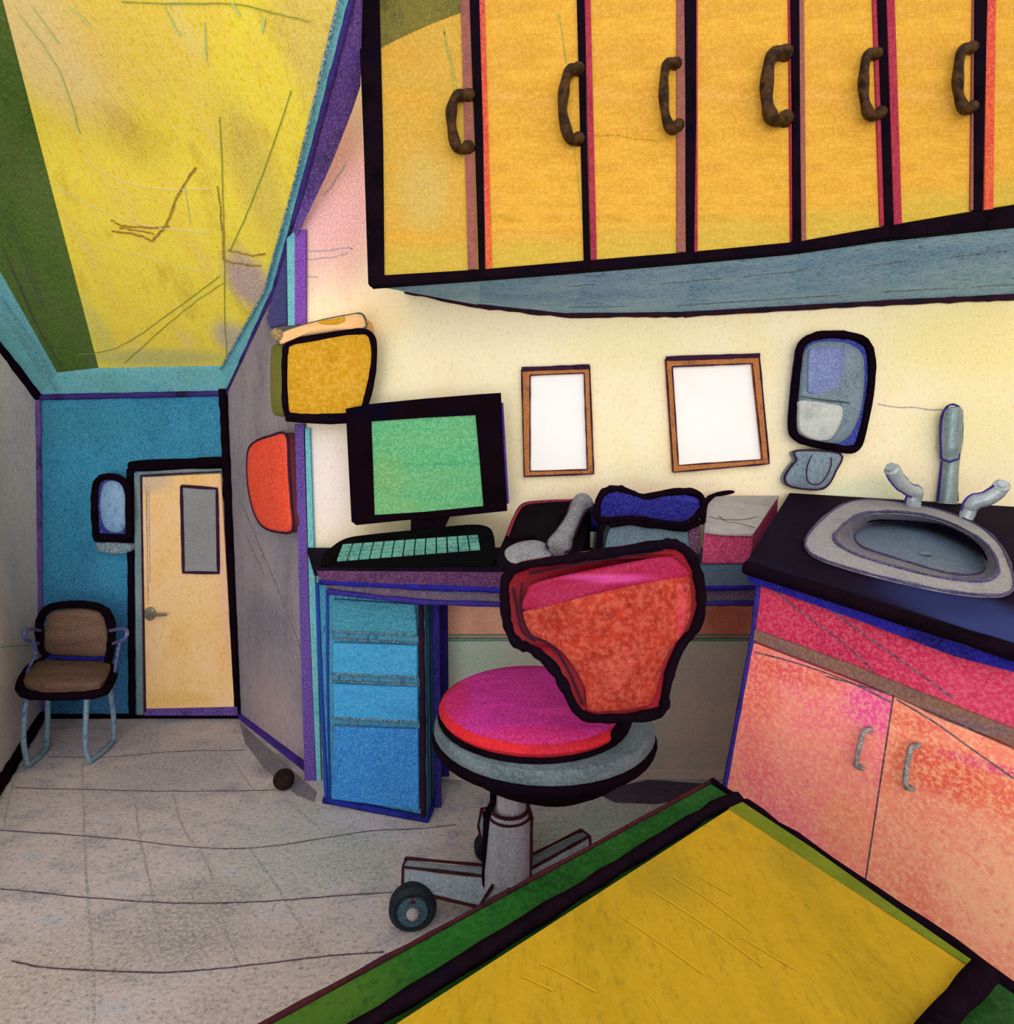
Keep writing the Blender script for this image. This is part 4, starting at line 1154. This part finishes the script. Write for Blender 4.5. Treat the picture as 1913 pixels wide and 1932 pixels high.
md1 = M('rose_door', ['#EE6C86', '#F27C84', '#F28C7C', '#EC6890'], 9, (1, 1, .8), grain=.4, tooth='#F8B88E', speck='#DA4A6C', gscale=130,
        spots=[(cf(1640, 1330), (.06, .1, .07), '#E840A0', .75), (cf(1430, 1300), (.05, .1, .25), '#E85A50', .6), (cf(1500, 1270), (.12, .14, .03), '#DC4A48', .6), (cf(1600, 1560), (.06, .1, .12), '#F29A66', .6), (cf(1470, 1400), (.08, .1, .08), '#F49088', .4)])
md2 = M('coral_door', ['#EE7A62', '#F28C72', '#F69C7E'], 9, (1, 1, .8), grain=.4, tooth='#FAC69A', speck='#E0566A', gscale=130,
        spots=[(cf(1780, 1450), (.09, .1, .07), '#D84A34', .8), (cf(1880, 1500), (.08, .1, .06), '#E0583C', .7), (cf(1870, 1690), (.1, .12, .14), '#FBB890', .75), (cf(1860, 1440), (.08, .1, .015), '#D83A7A', .7), (cf(1720, 1360), (.05, .1, .02), '#E05A50', .7)])
for (a, b, mt, hp, ln_) in [(e_l, seam, md1, [(1643, 1376), (1630, 1380), (1622, 1405), (1616, 1435), (1616, 1446), (1626, 1448)], [[(1424, 1230), (1500, 1250), (1600, 1285), (1684, 1326)], [(1560, 1276), (1640, 1298), (1684, 1312)]]),
                       (seam, rgt, md2, [(1733, 1406), (1720, 1410), (1712, 1440), (1708, 1472), (1710, 1486), (1720, 1487)], [[(1692, 1320), (1760, 1360), (1830, 1410), (1912, 1468)], [(1690, 1312), (1770, 1352), (1850, 1382), (1912, 1402)]])]:
    g = fdir * .0015
    dm = MB().prism([a[0] + g + fn * .008, b[0] - g + fn * .008, b[1] - g + fn * .008, a[1] + g + fn * .008], -fn * .010)
    for l in ln_:
        dm.ribbon([cf(x, y, .008) for x, y in px2(l, 5)], fn, .0028)
    do = dm.build('door', [mt, M('plum_line')], bc)
    pts = px2(hp, 4)
    n = len(pts) - 1
    hh = [cf(x, y, .008 + .016 * min(1, 4 * j / n, 4 * (n - j) / n)) for j, (x, y) in enumerate(pts)]
    MB().tube(hh, [.0055] * 2 + [.0045] * (len(hh) - 4) + [.006] * 2).build('handle', M('pewter_handle', ['#5A5456', '#7A7474', '#86807E'], 20, grain=.2, rough=.45), do)
m_ = MB(); q, rs = inkline([p + fn * .006 for p in seam], .0022, .3); m_.tube(q, rs, seg=5)
m_.build('seam', M('plum_line'), bc)
m_ = MB(); q, rs = inkline([lt + fn * .004, e_l[0] + fn * .004, e_l[1] + fn * .004], .0068, .15); m_.tube(q, rs)
m_.build('edge_post', M('blue_violet_ink'), bc)

# sink
sk = thing('sink', kc(1720, 1030), 'oval grey steel sink set into the dark countertop', 'sink')
RO = [kc(x, y, .004) for x, y in rim_o]; RI = [kc(x, y, .004) for x, y in rim_i]
rm = MB().prism(RO, -kn_ * .006, hole=RI)
rmo = rm.build('rim', M('sink_rim_grey', ['#83828C', '#96949A', '#787A86'], 7, grain=.35, tooth='#B8B6B8', speck='#5A5866', rough=.5), sk)
BI = [kc(x, y, -.05) for x, y in bas_i]
RI0 = [kc(x, y, .004) for x, y in rim_i]
mid = [a.lerp(b, .35) - kn_ * .012 for a, b in zip(resamp(RI0 + RI0[:1], 61)[:-1], resamp(BI + BI[:1], 61)[:-1])]
r1, r2 = resamp(RI0 + RI0[:1], 61)[:-1], resamp(BI + BI[:1], 61)[:-1]
bs_ = MB().loft([r1, mid, r2], cap0=False, cap1=False)
bs_.build('bowl', M('bowl_grey', ['#55566A', '#6C6C78', '#7E7C84'], 8, grain=.3, tooth='#A09EA8', speck='#463E72', speckamt=.6, rough=.45), sk)
MB().prism(BI, -kn_ * .004).build('bowl_floor', M('bowl_slate', ['#4C6078', '#5A6E84', '#4A5C70'], 9, grain=.35, tooth='#8E9CAC', speck='#3A4A62', rough=.4), sk)
m_ = MB()
for l, r_ in ((RO, .003), (RI, .004)):
    q, rs = inkline([p + kn_ * .001 for p in l + l[:1]], r_, .4); m_.tube(q, rs, seg=6)
q, rs = inkline([p + kn_ * .002 for p in BI + BI[:1]], .004, .4); m_.tube(q, rs, seg=6)
m_.build('rim_bead', M('violet_grey_ink', ['#3E3660', '#4E4468', '#34304A'], 9, grain=.25, tooth='#8A84A0'), sk)
c_ = kc(1745, 1045, -.048)
MB().prism([c_ + V((.014 * math.cos(a), .014 * math.sin(a), 0)) + kn_ * .002 for a in [k_ * math.pi / 8 for k_ in range(16)]], -kn_ * .003).build('drain', M('slate_cover'), sk)

# tap: column spout, two levers
tpn = thing('tap', kc(1785, 952), 'tall steel tap with two curved lever handles behind the sink', 'tap')
TAP = M('tap_steel', ['#6A8288', '#86989C', '#74868C'], 9, (1, 1, .3), grain=.25, tooth='#B8C4C6', speck='#4A5A64', rough=.35, metal=.25)
b0 = kc(1786, 950)
ty = b0.y
def ty_(x, y, o=0): return PY(x, y, ty - o)
col_pts = [b0, ty_(1789, 920), ty_(1793, 880), ty_(1798, 850)]
MB().tube(col_pts, [.028, .026, .023, .021], seg=14).build('column', TAP, tpn)
MB().tube(smooth([ty_(1791, 866), ty_(1792, 850, .004), ty_(1794, 810, .01), ty_(1796, 785, .015), ty_(1797, 772, .018), ty_(1797, 767, .018)], 4), [.026] * 4 + [.031] * 4 + [.030] * 5 + [.028] * 3 + [.023] * 2 + [.016, .010, .004], seg=14).build('spout', TAP, tpn)
m_ = MB()
for l in [[ty_(1769, 946, .008), ty_(1773, 905, .008), ty_(1776, 870, .008)], [ty_(1806, 946, .008), ty_(1804, 905, .008), ty_(1805, 870, .008)], smooth([ty_(1776, 866, .02), ty_(1774, 820, .02), ty_(1777, 785, .022), ty_(1786, 768, .022), ty_(1798, 763, .022), ty_(1810, 770, .022), ty_(1815, 790, .02), ty_(1814, 830, .02), ty_(1808, 866, .02)], 3), [ty_(1776, 866, .03), ty_(1792, 872, .036), ty_(1808, 866, .03)]]:
    q, rs = inkline(l, .0035, .2); m_.tube(q, rs, seg=6)
m_.build('outline_bead', M('blue_violet_ink'), tpn)
for pts, rr in [([(1724, 958), (1722, 944), (1728, 930), (1712, 922), (1694, 905), (1684, 888), (1680, 880)], [.020, .023, .021, .018, .021, .022, .014]),
                ([(1822, 980), (1828, 962), (1836, 948), (1858, 942), (1878, 930), (1889, 917), (1892, 912)], [.018, .020, .023, .021, .022, .021, .012])]:
    k0_ = kc(*pts[0])
    ps = [k0_] + [PY(x, y, k0_.y - .01 * j) for j, (x, y) in enumerate(pts[1:])]
    ps = smooth(ps, 4)
    lv = MB().tube(ps, rr, seg=10).build('lever', M('lever_steel', ['#8E9AA4', '#AAB4B8', '#7C868E'], 9, grain=.25, tooth='#D0D6D8', rough=.35, metal=.2), tpn)
    rad = [rr[min(len(rr) - 1, int(i / (len(ps) - 1) * (len(rr) - 1) + .5))] for i in range(len(ps))]
    m_ = MB()
    for sgn in (1, -1):
        ed = []
        for i in range(3, len(ps) - 4):
            t = (ps[min(i + 1, len(ps) - 1)] - ps[max(i - 1, 0)]).normalized()
            s_ = t.cross(V((0, 1, 0))).normalized()
            ed.append(ps[i] + s_ * rad[i] * sgn * .98)
        m_.tube(ed, .0032, seg=6)
    m_.build('lever_bead', M('violet_ink'), lv)

# ------------------------------------------------------------------ exam table
ZT = .55
tz = lambda x, y, z=ZT: PZ(x, y, z)
C0 = tz(1343, 1474); Ad = tz(500, 1932) - C0; Bd = tz(1913, 1866) - C0
A1, B1 = C0 + Ad * 1.7, C0 + Bd * 1.9
C1 = A1 + B1 - C0
et = thing('exam_table', V(((C0.x + C1.x) / 2, (C0.y + C1.y) / 2, 0)), 'green and yellow examination table in the bottom right foreground', 'examination table')
cen = (C0 + C1) / 2
def inset(p, d, z): 
    v = (cen - p); v.z = 0
    q = p + v.normalized() * d; q.z = z
    return q
MGT = M('green_vinyl', ['#0A3E16', '#14501C', '#1E5A1C', '#0C4618'], 5, (1, 1, 1), grain=.18, tooth='#3E7A30', speck='#0A2E14', speckamt=.4,
        spots=[(tz(560, 1915), .14, '#4A661E', .7), (tz(1310, 1500), .06, '#245A26', .5), (tz(1890, 1910), .1, '#1E3E1C', .8)], rough=.55)
MB().prism([C0, A1, C1, B1], (0, 0, -.09)).build('frame', MGT, et, bevel=.006)
K = tz(1376, 1524, ZT + .018); Rr = tz(1849, 1834, ZT + .018); Lf = tz(742, 1932, ZT + .018)
S = tz(1765, 1925, ZT + .018)
Lf2 = K + (Lf - K) * 1.8; S2 = Rr + (Lf2 - K)
S2 = Rr + (S - Rr).normalized() * (Lf2 - K).length
MYT = M('mustard_vinyl', ['#A08216', '#AE8C18', '#B8941C', '#A88618'], 4, (2.5, .8, 1), (0, 0, .6), grain=.15, tooth='#C8A83A', speck='#7A6C1E', speckamt=.35, gscale=120, rough=.6,
        spots=[(tz(1378, 1582, ZT), .028, '#726A26', .8), (tz(1250, 1680, ZT), .07, '#907A1E', .6), (tz(1500, 1650, ZT), .07, '#96801E', .5)])
pad = MB().prism([K, Lf2, S2, Rr], (0, 0, -.03))
for l in [[(1270, 1655), (1340, 1700), (1420, 1760)], [(1230, 1680), (1330, 1745), (1440, 1825)], [(1170, 1728), (1230, 1768), (1330, 1840)], [(1020, 1818), (1075, 1845), (1125, 1872)], [(985, 1842), (1045, 1870)], [(1310, 1650), (1380, 1690)], [(1400, 1770), (1500, 1830)]]:
    pad.ribbon([tz(x, y, ZT + .018) for x, y in px2(l, 5)], UP, .0026, .0008)
po_ = pad.build('pad', [MYT, M('mustard_scratch', ['#C49A20', '#C0961E'], 20, grain=.15, tooth='#D8B040')], et, bevel=.004)
m_ = MB()
u_ = UP * .0
olv = MB().prism([tz(1390, 1506, ZT + .012), tz(1374, 1527, ZT + .012), tz(1849, 1836, ZT + .012), tz(1858, 1828, ZT + .012), tz(1705, 1722, ZT + .012), tz(1530, 1598, ZT + .012)][::-1], (0, 0, -.01))
olv.build('border', M('olive_vinyl', ['#5E6E18', '#6E7A1E', '#4E5E1A'], 5, grain=.15, tooth='#9AA040'), et)
q, rs = inkline([tz(1392, 1506, ZT + .012), K + (Lf - K) * 0.02 + V((-.012, .014, -.004)), Lf + V((-.014, .014, -.004)), Lf2 + V((-.014, .014, -.004))], .0092, .2)
m_.tube(q, rs)
q, rs = inkline([Rr + V((.004, 0, 0)), S2 + V((.004, 0, 0))], .0125, .15); m_.tube(q, rs)
m_.build('piping', INK, po_)
m_ = MB()
q, rs = inkline([C0 + (B1 - C0) * .09, B1], .0085, .25); m_.tube(q, rs)
q, rs = inkline([C0, C0 + (B1 - C0) * .12], .006, .2); m_.tube(q, rs)
m_.build('frame_edge', INK, et)
m_ = MB(); q, rs = inkline([C0, A1], .0032, .25); m_.tube(q, rs)
m_.build('frame_edge', BROWNINK, et)
MB().prism([inset(p, .16, 0) for p in (C0, A1, C1, B1)], (0, 0, ZT - .085)).build('base', M('dark_green_base', ['#12301A', '#1A3A1E'], 5, grain=.1), et)

# flat dark grey-purple strip on the floor
tag(MB().prism([PZ(x, y, .004) for x, y in [(1120, 1492), (1225, 1471), (1352, 1480), (1335, 1500), (1238, 1515), (1160, 1512)]][::-1], (0, 0, -.004)).build('floor_strip', M('dark_floor_strip', ['#3E3446', '#4E4456', '#463C4C'], 9, (.5, 2, 1), grain=.25, tooth='#7A7080')), 'dark grey-purple strip on the floor between chair and green table', 'mat')

# ------------------------------------------------------------------ office chair
oc_ = thing('office_chair', V((.01, 1.36, 0)), 'red and magenta swivel chair on a grey wheeled base facing the desk', 'chair')
def ell(cx, cy, rx, ry, z, n=40, rot=0, sq=1.0):
    out = []
    for i in range(n):
        a = 2 * math.pi * i / n
        ca, sa = math.cos(a), math.sin(a)
        x, y = rx * math.copysign(abs(ca) ** sq, ca), ry * math.copysign(abs(sa) ** sq, sa)
        out.append(V((cx + x * math.cos(rot) - y * math.sin(rot), cy + x * math.sin(rot) + y * math.cos(rot), z)))
    return out
SX, SY = .062, 1.365
zp = .538
MSEAT = M('magenta_fabric', ['#B42478', '#C8289A', '#A82280', '#D0329A'], 6, (.5, 1.6, 1), grain=.22, tooth='#E468B4', speck='#8A1A6E', speckamt=.3,
          spots=[(V((SX + .12, SY - .0, zp + .03)), (.08, .12, .1), '#7A2A96', .55), (V((SX - .19, SY - .02, zp)), (.07, .25, .1), '#B81840', .7), (V((SX, SY + .2, zp + .01)), (.25, .06, .1), '#9A1A50', .7), (V((SX, SY - .2, zp + .01)), (.25, .05, .1), '#C42050', .6)])
seat = MB().dome(ell(SX, SY, .207, .222, zp), (0, 0, 1), .022, closeback=.0)
so_ = seat.build('seat', MSEAT, oc_)
MB().loft([ell(SX, SY, .212, .226, zp - .026), ell(SX, SY, .219, .233, zp - .014), ell(SX, SY, .214, .228, zp - .002), ell(SX, SY, .207, .222, zp + .001)], cap0=False, cap1=False).build('seat_edge', M('red_welt', ['#C01A28', '#D42430', '#A81A38'], 6, grain=.15, tooth='#F06A6A'), so_)
q = ell(SX, SY, .216, .231, zp - .028)
MB().tube(q, .0062, closed=True).build('welt', INK, so_)
sx2 = SX + .022
MB().loft([ell(sx2, SY - .005, .20, .21, zp - .088), ell(sx2, SY - .005, .236, .246, zp - .080), ell(sx2, SY - .005, .252, .258, zp - .058), ell(sx2, SY - .005, .246, .252, zp - .035), ell(sx2 - .01, SY, .2, .2, zp - .03)]).build('seat_shell', M('slate_shell', ['#4C5E68', '#5E727A', '#6E7C84'], 7, (1, 1, 3), grain=.2, tooth='#A8B0B8', speck='#3A3458', rough=.45), oc_)
m_ = MB()
m_.tube(ell(sx2, SY - .005, .244, .253, zp - .075), .013, closed=True)
m_.loft([ell(sx2 + .02, SY - .02, .06, .06, zp - .172), ell(sx2 + .015, SY - .015, .13, .15, zp - .162), ell(sx2 + .005, SY - .012, .19, .205, zp - .128), ell(sx2, SY - .005, .24, .25, zp - .082)])
m_.build('under_shell', INK, oc_)
# backrest
YB = 1.17
bnrm = V((0.0, -1, .0))
bo_ = [(952, 1130), (955, 1090), (985, 1068), (1060, 1055), (1150, 1042), (1240, 1028), (1270, 1026), (1300, 1045), (1316, 1085), (1322, 1140), (1310, 1185), (1285, 1215), (1265, 1260), (1255, 1305), (1250, 1335), (1225, 1348), (1160, 1354), (1110, 1352), (1085, 1335), (1065, 1295), (1040, 1255), (1005, 1225), (975, 1212), (958, 1180)]
bo2 = px2(bo_, 4, True)
bt = lambda x, y, o=0: PY(x, y, YB - o - .05 * math.sin(max(0, min(1, (x - 950) / 370)) * math.pi) * 1.0 + .0)
brim = [bt(x, y) for x, y in bo2]
MRED = M('brick_red_fabric', ['#94261A', '#A63424', '#92281E', '#B04436'], 9, (1, 1, 1), (0, .6, 0), grain=.28, tooth='#CC6E5A', gscale=90, speck='#761A10', speckamt=.5,
         spots=[(bt(1285, 1150), (.016, .1, .08), '#C83460', .5)])
MSHELL = M('maroon_shell', ['#6E0E1A', '#8A1626', '#560E20'], 6, (1, 1, .5), grain=.15, tooth='#B03A4A', rough=.5)
# shell (thick rim), then the raised fabric face and the glossy upper band
br_o = MB().loft([[p + V((0, .05, 0)) for p in brim], [p + V((0, .02, 0)) for p in brim], brim]).build('backrest', MSHELL, oc_)
face_px = [(985, 1160), (1000, 1150), (1100, 1122), (1200, 1098), (1290, 1085), (1302, 1110), (1302, 1160), (1285, 1200), (1262, 1230), (1246, 1270), (1232, 1320), (1205, 1335), (1130, 1342), (1108, 1335), (1104, 1300), (1085, 1262), (1062, 1232), (1035, 1212), (1003, 1198), (990, 1180)]
fp = px2(face_px, 4, True)
MB().dome([bt(x, y, .002) for x, y in fp], bnrm, .012, rings=5, c=bt(1180, 1210, .002)).build('fabric_panel', MRED, br_o)
band_px = [(992, 1152), (994, 1118), (1010, 1100), (1080, 1082), (1180, 1062), (1255, 1050), (1280, 1060), (1296, 1088), (1200, 1104), (1100, 1126)]
bp = px2(band_px, 4, True)
MB().dome([bt(x, y, .002) for x, y in bp], bnrm, .010, rings=5, c=bt(1150, 1092, .002)).build('top_band', M('crimson_band', ['#7A0C28', '#941438', '#8E1A4A'], 5, (.6, 1, 3), (0, .22, 0), grain=.18, tooth='#B44A7A', rough=.45,
    spots=[(bt(1150, 1090), (.11, .1, .012), '#C0408E', .8)]), br_o)  # pink streak is a highlight painted into the band colour
q, rs = inkline([p + V((0, -.004, 0)) for p in brim + brim[:1]], .0098, .2)
m_ = MB().tube(q, rs)
m_.build('piping', INK, br_o)
m_ = MB()
for l in [[(968, 1110), (975, 1150), (985, 1190), (1010, 1210)], [(985, 1100), (983, 1150), (1000, 1196), (1040, 1218), (1070, 1260), (1100, 1330)], [(1000, 1082), (1100, 1062), (1250, 1038)]]:
    m_.tube([bt(x, y, .003) for x, y in px2(l, 4)], .0024, seg=6)
m_.build('seam_line', M('aubergine_ink'), br_o)
# bracket from seat shell up to backrest
MB().tube(smooth([V((sx2 + .10, SY - .10, zp - .05)), V((sx2 + .13, SY - .15, zp - .03)), bt(1195, 1335, -.045)], 5), .013, seg=10).build('bracket', INK, oc_)
# column
CXX, CYY = .006, 1.345
MSTEEL = M('column_steel', ['#6E7080', '#9496A2', '#B4B4BE', '#7C8090'], 6, (2.5, 2.5, .2), grain=.25, tooth='#D0D0D6', speck='#4E4A66', rough=.4, metal=.15)
MB().loft([ell(CXX + .004, CYY, .037, .037, .27, 24), ell(CXX + .004, CYY, .037, .037, zp - .15, 24)]).build('piston', MSTEEL, oc_)
m_ = MB().loft([ell(CXX - .008, CYY, .056, .056, .055, 24), ell(CXX - .006, CYY, .055, .055, .15, 24), ell(CXX, CYY, .050, .050, .27, 24), ell(CXX, CYY, .042, .042, .285, 24)])
m_.build('column', M('column_grey', ['#7A7A8A', '#9092A0', '#86889A'], 6, (2.5, 2.5, .2), grain=.3, tooth='#BEBEC8', speck='#5A566E', rough=.45), oc_)
m_ = MB()
m2_ = MB()
q, rs = inkline([V((CXX - .058, CYY - .012, .06)), V((CXX - .056, CYY - .012, .18)), V((CXX - .050, CYY - .012, .28)), V((CXX - .038, CYY - .014, .31)), V((CXX - .036, CYY - .014, .385))], .0085, .2)
m2_.tube(q, rs)
m2_.build('column_bead', INK, oc_)
q, rs = inkline([V((CXX + .046, CYY - .012, .06)), V((CXX + .049, CYY - .012, .18)), V((CXX + .050, CYY - .012, .27)), V((CXX + .043, CYY - .012, .3)), V((CXX + .041, CYY - .012, .385))], .0045, .2)
m_.tube(q, rs)
m_.tube(ell(CXX, CYY, .048, .048, .272, 24), .0035, closed=True, seg=6)
m_.tube(ell(CXX, CYY, .044, .044, .287, 24), .0045, closed=True, seg=6)
m_.build('column_bead', BROWNINK, oc_)
# five-spoke base with casters
LEGM = M('leg_grey', ['#70808A', '#8492A0', '#7A8690'], 7, grain=.3, tooth='#B4BCC4', speck='#4E5666', rough=.5)
def caster(parent, e, big):
    r = .055 if big else .04
    w = V((e.x, e.y, r))
    ax = V((0.15, -1, 0)).normalized()
    u1 = ax.cross(UP).normalized()
    def ring(rad, off):
        return [w + ax * off + (u1 * math.cos(a) + UP * math.sin(a)) * rad for a in [k * 2 * math.pi / 24 for k in range(24)]]
    wh = MB().loft([ring(r * .8, -.02), ring(r, -.014), ring(r, .008), ring(r * .82, .016), ring(r * .6, .014)]).build('caster', M('caster_black', ['#0E1218', '#1A242E', '#10141C'], 12, grain=.12, tooth='#5A6A74', rough=.5), parent)
    if big:
        MB().loft([ring(r * .66, .012), ring(r * .62, .019), ring(r * .3, .021)]).build('hub_ring', M('hub_blue', ['#2E4656', '#3C5868'], 14, grain=.2, tooth='#7A8C98'), wh)
    return wh, w, ax, r
for k_, ang in enumerate([176, 248, 322, 34, 104]):
    a = math.radians(ang)
    ln = .25 if k_ != 3 else .235
    dvec = V((math.cos(a), math.sin(a), 0))
    sdv = V((-dvec.y, dvec.x, 0))
    p0 = V((CXX, CYY, 0)) + dvec * .04
    p1 = V((CXX, CYY, 0)) + dvec * ln
    def sec(c, w, z0, z1):
        return [c + sdv * w + UP * z0, c - sdv * w + UP * z0, c - sdv * w * .6 + UP * z1, c + sdv * w * .6 + UP * z1]
    lg = MB().loft([sec(p0, .032, .055, .125), sec(p0.lerp(p1, .55), .028, .075, .130), sec(p1, .024, .092, .138)], sm=False).build('leg', LEGM, oc_, bevel=.006)
    m_ = MB()
    for (w_, zA, zB) in ((.024, .128, .140), (-.024, .128, .140)):
        q, rs = inkline([p0 + sdv * w_ * .8 + UP * zA, p1 + sdv * w_ * .65 + UP * zB], .0035, .2); m_.tube(q, rs, seg=6)
    q, rs = inkline([p0 + sdv * .032 + UP * .056, p1 + sdv * .025 + UP * .092], .0038, .2); m_.tube(q, rs, seg=6)
    q, rs = inkline([p1 + sdv * .025 + UP * .09, p1 + sdv * .016 + UP * .14, p1 - sdv * .016 + UP * .14, p1 - sdv * .025 + UP * .09], .0035, .2); m_.tube(q, rs, seg=6)
    m_.build('leg_bead', BROWNINK, lg)
    if k_ == 0:
        e = PZ(777, 1766); e = V((e.x, e.y + .02, 0))
    else:
        e = V((CXX, CYY, 0)) + dvec * (ln - .02)
    wh, w, ax, r = caster(oc_, e, k_ == 0)
    MB().tube([w + ax * 0.018 + UP * .022 if k_ == 0 else w, V((e.x, e.y, .0)) + UP * .1], .008).build('caster_stem', BROWNINK, oc_)
    if k_ == 0:
        MB().ball(w + ax * .020, .015).build('hub_cap', M('stem_grey', ['#7E7E88', '#9E98A0'], 9, grain=.2), wh)

# ------------------------------------------------------------------ light
world = bpy.data.worlds.new('world')
scene.world = world
world.use_nodes = True
bg = world.node_tree.nodes['Background']
bg.inputs[0].default_value = (1.0, .995, .99, 1)
bg.inputs[1].default_value = .95


def area(name, loc, target, size, power, col=(1, .985, .965)):
    l = bpy.data.lights.new(name, 'AREA')
    l.shape = 'SQUARE'; l.size = size; l.energy = power; l.color = col
    o = bpy.data.objects.new(name, l); COL.objects.link(o)
    o.location = loc
    o.rotation_euler = (V(target) - V(loc)).to_track_quat('-Z', 'Y').to_euler()
    return o


area('front_fill', (.2, -1.45, 1.35), (0, 2, 1.3), 2.4, 32)  # unseen fill added behind the camera for ceiling and cabinet undersides
area('ceiling_fill', (-.9, -1.2, .45), (-.7, 1.7, 1.8), 1.2, 17)  # unseen low fill added to brighten the sloped ceiling

for o in bpy.data.objects:
    if '_w' in o: del o['_w']
scene.view_settings.view_transform = 'Standard'
scene.view_settings.look = 'None'
scene.view_settings.gamma = 1
scene.view_settings.use_curve_mapping = False
scene.view_settings.exposure = .36
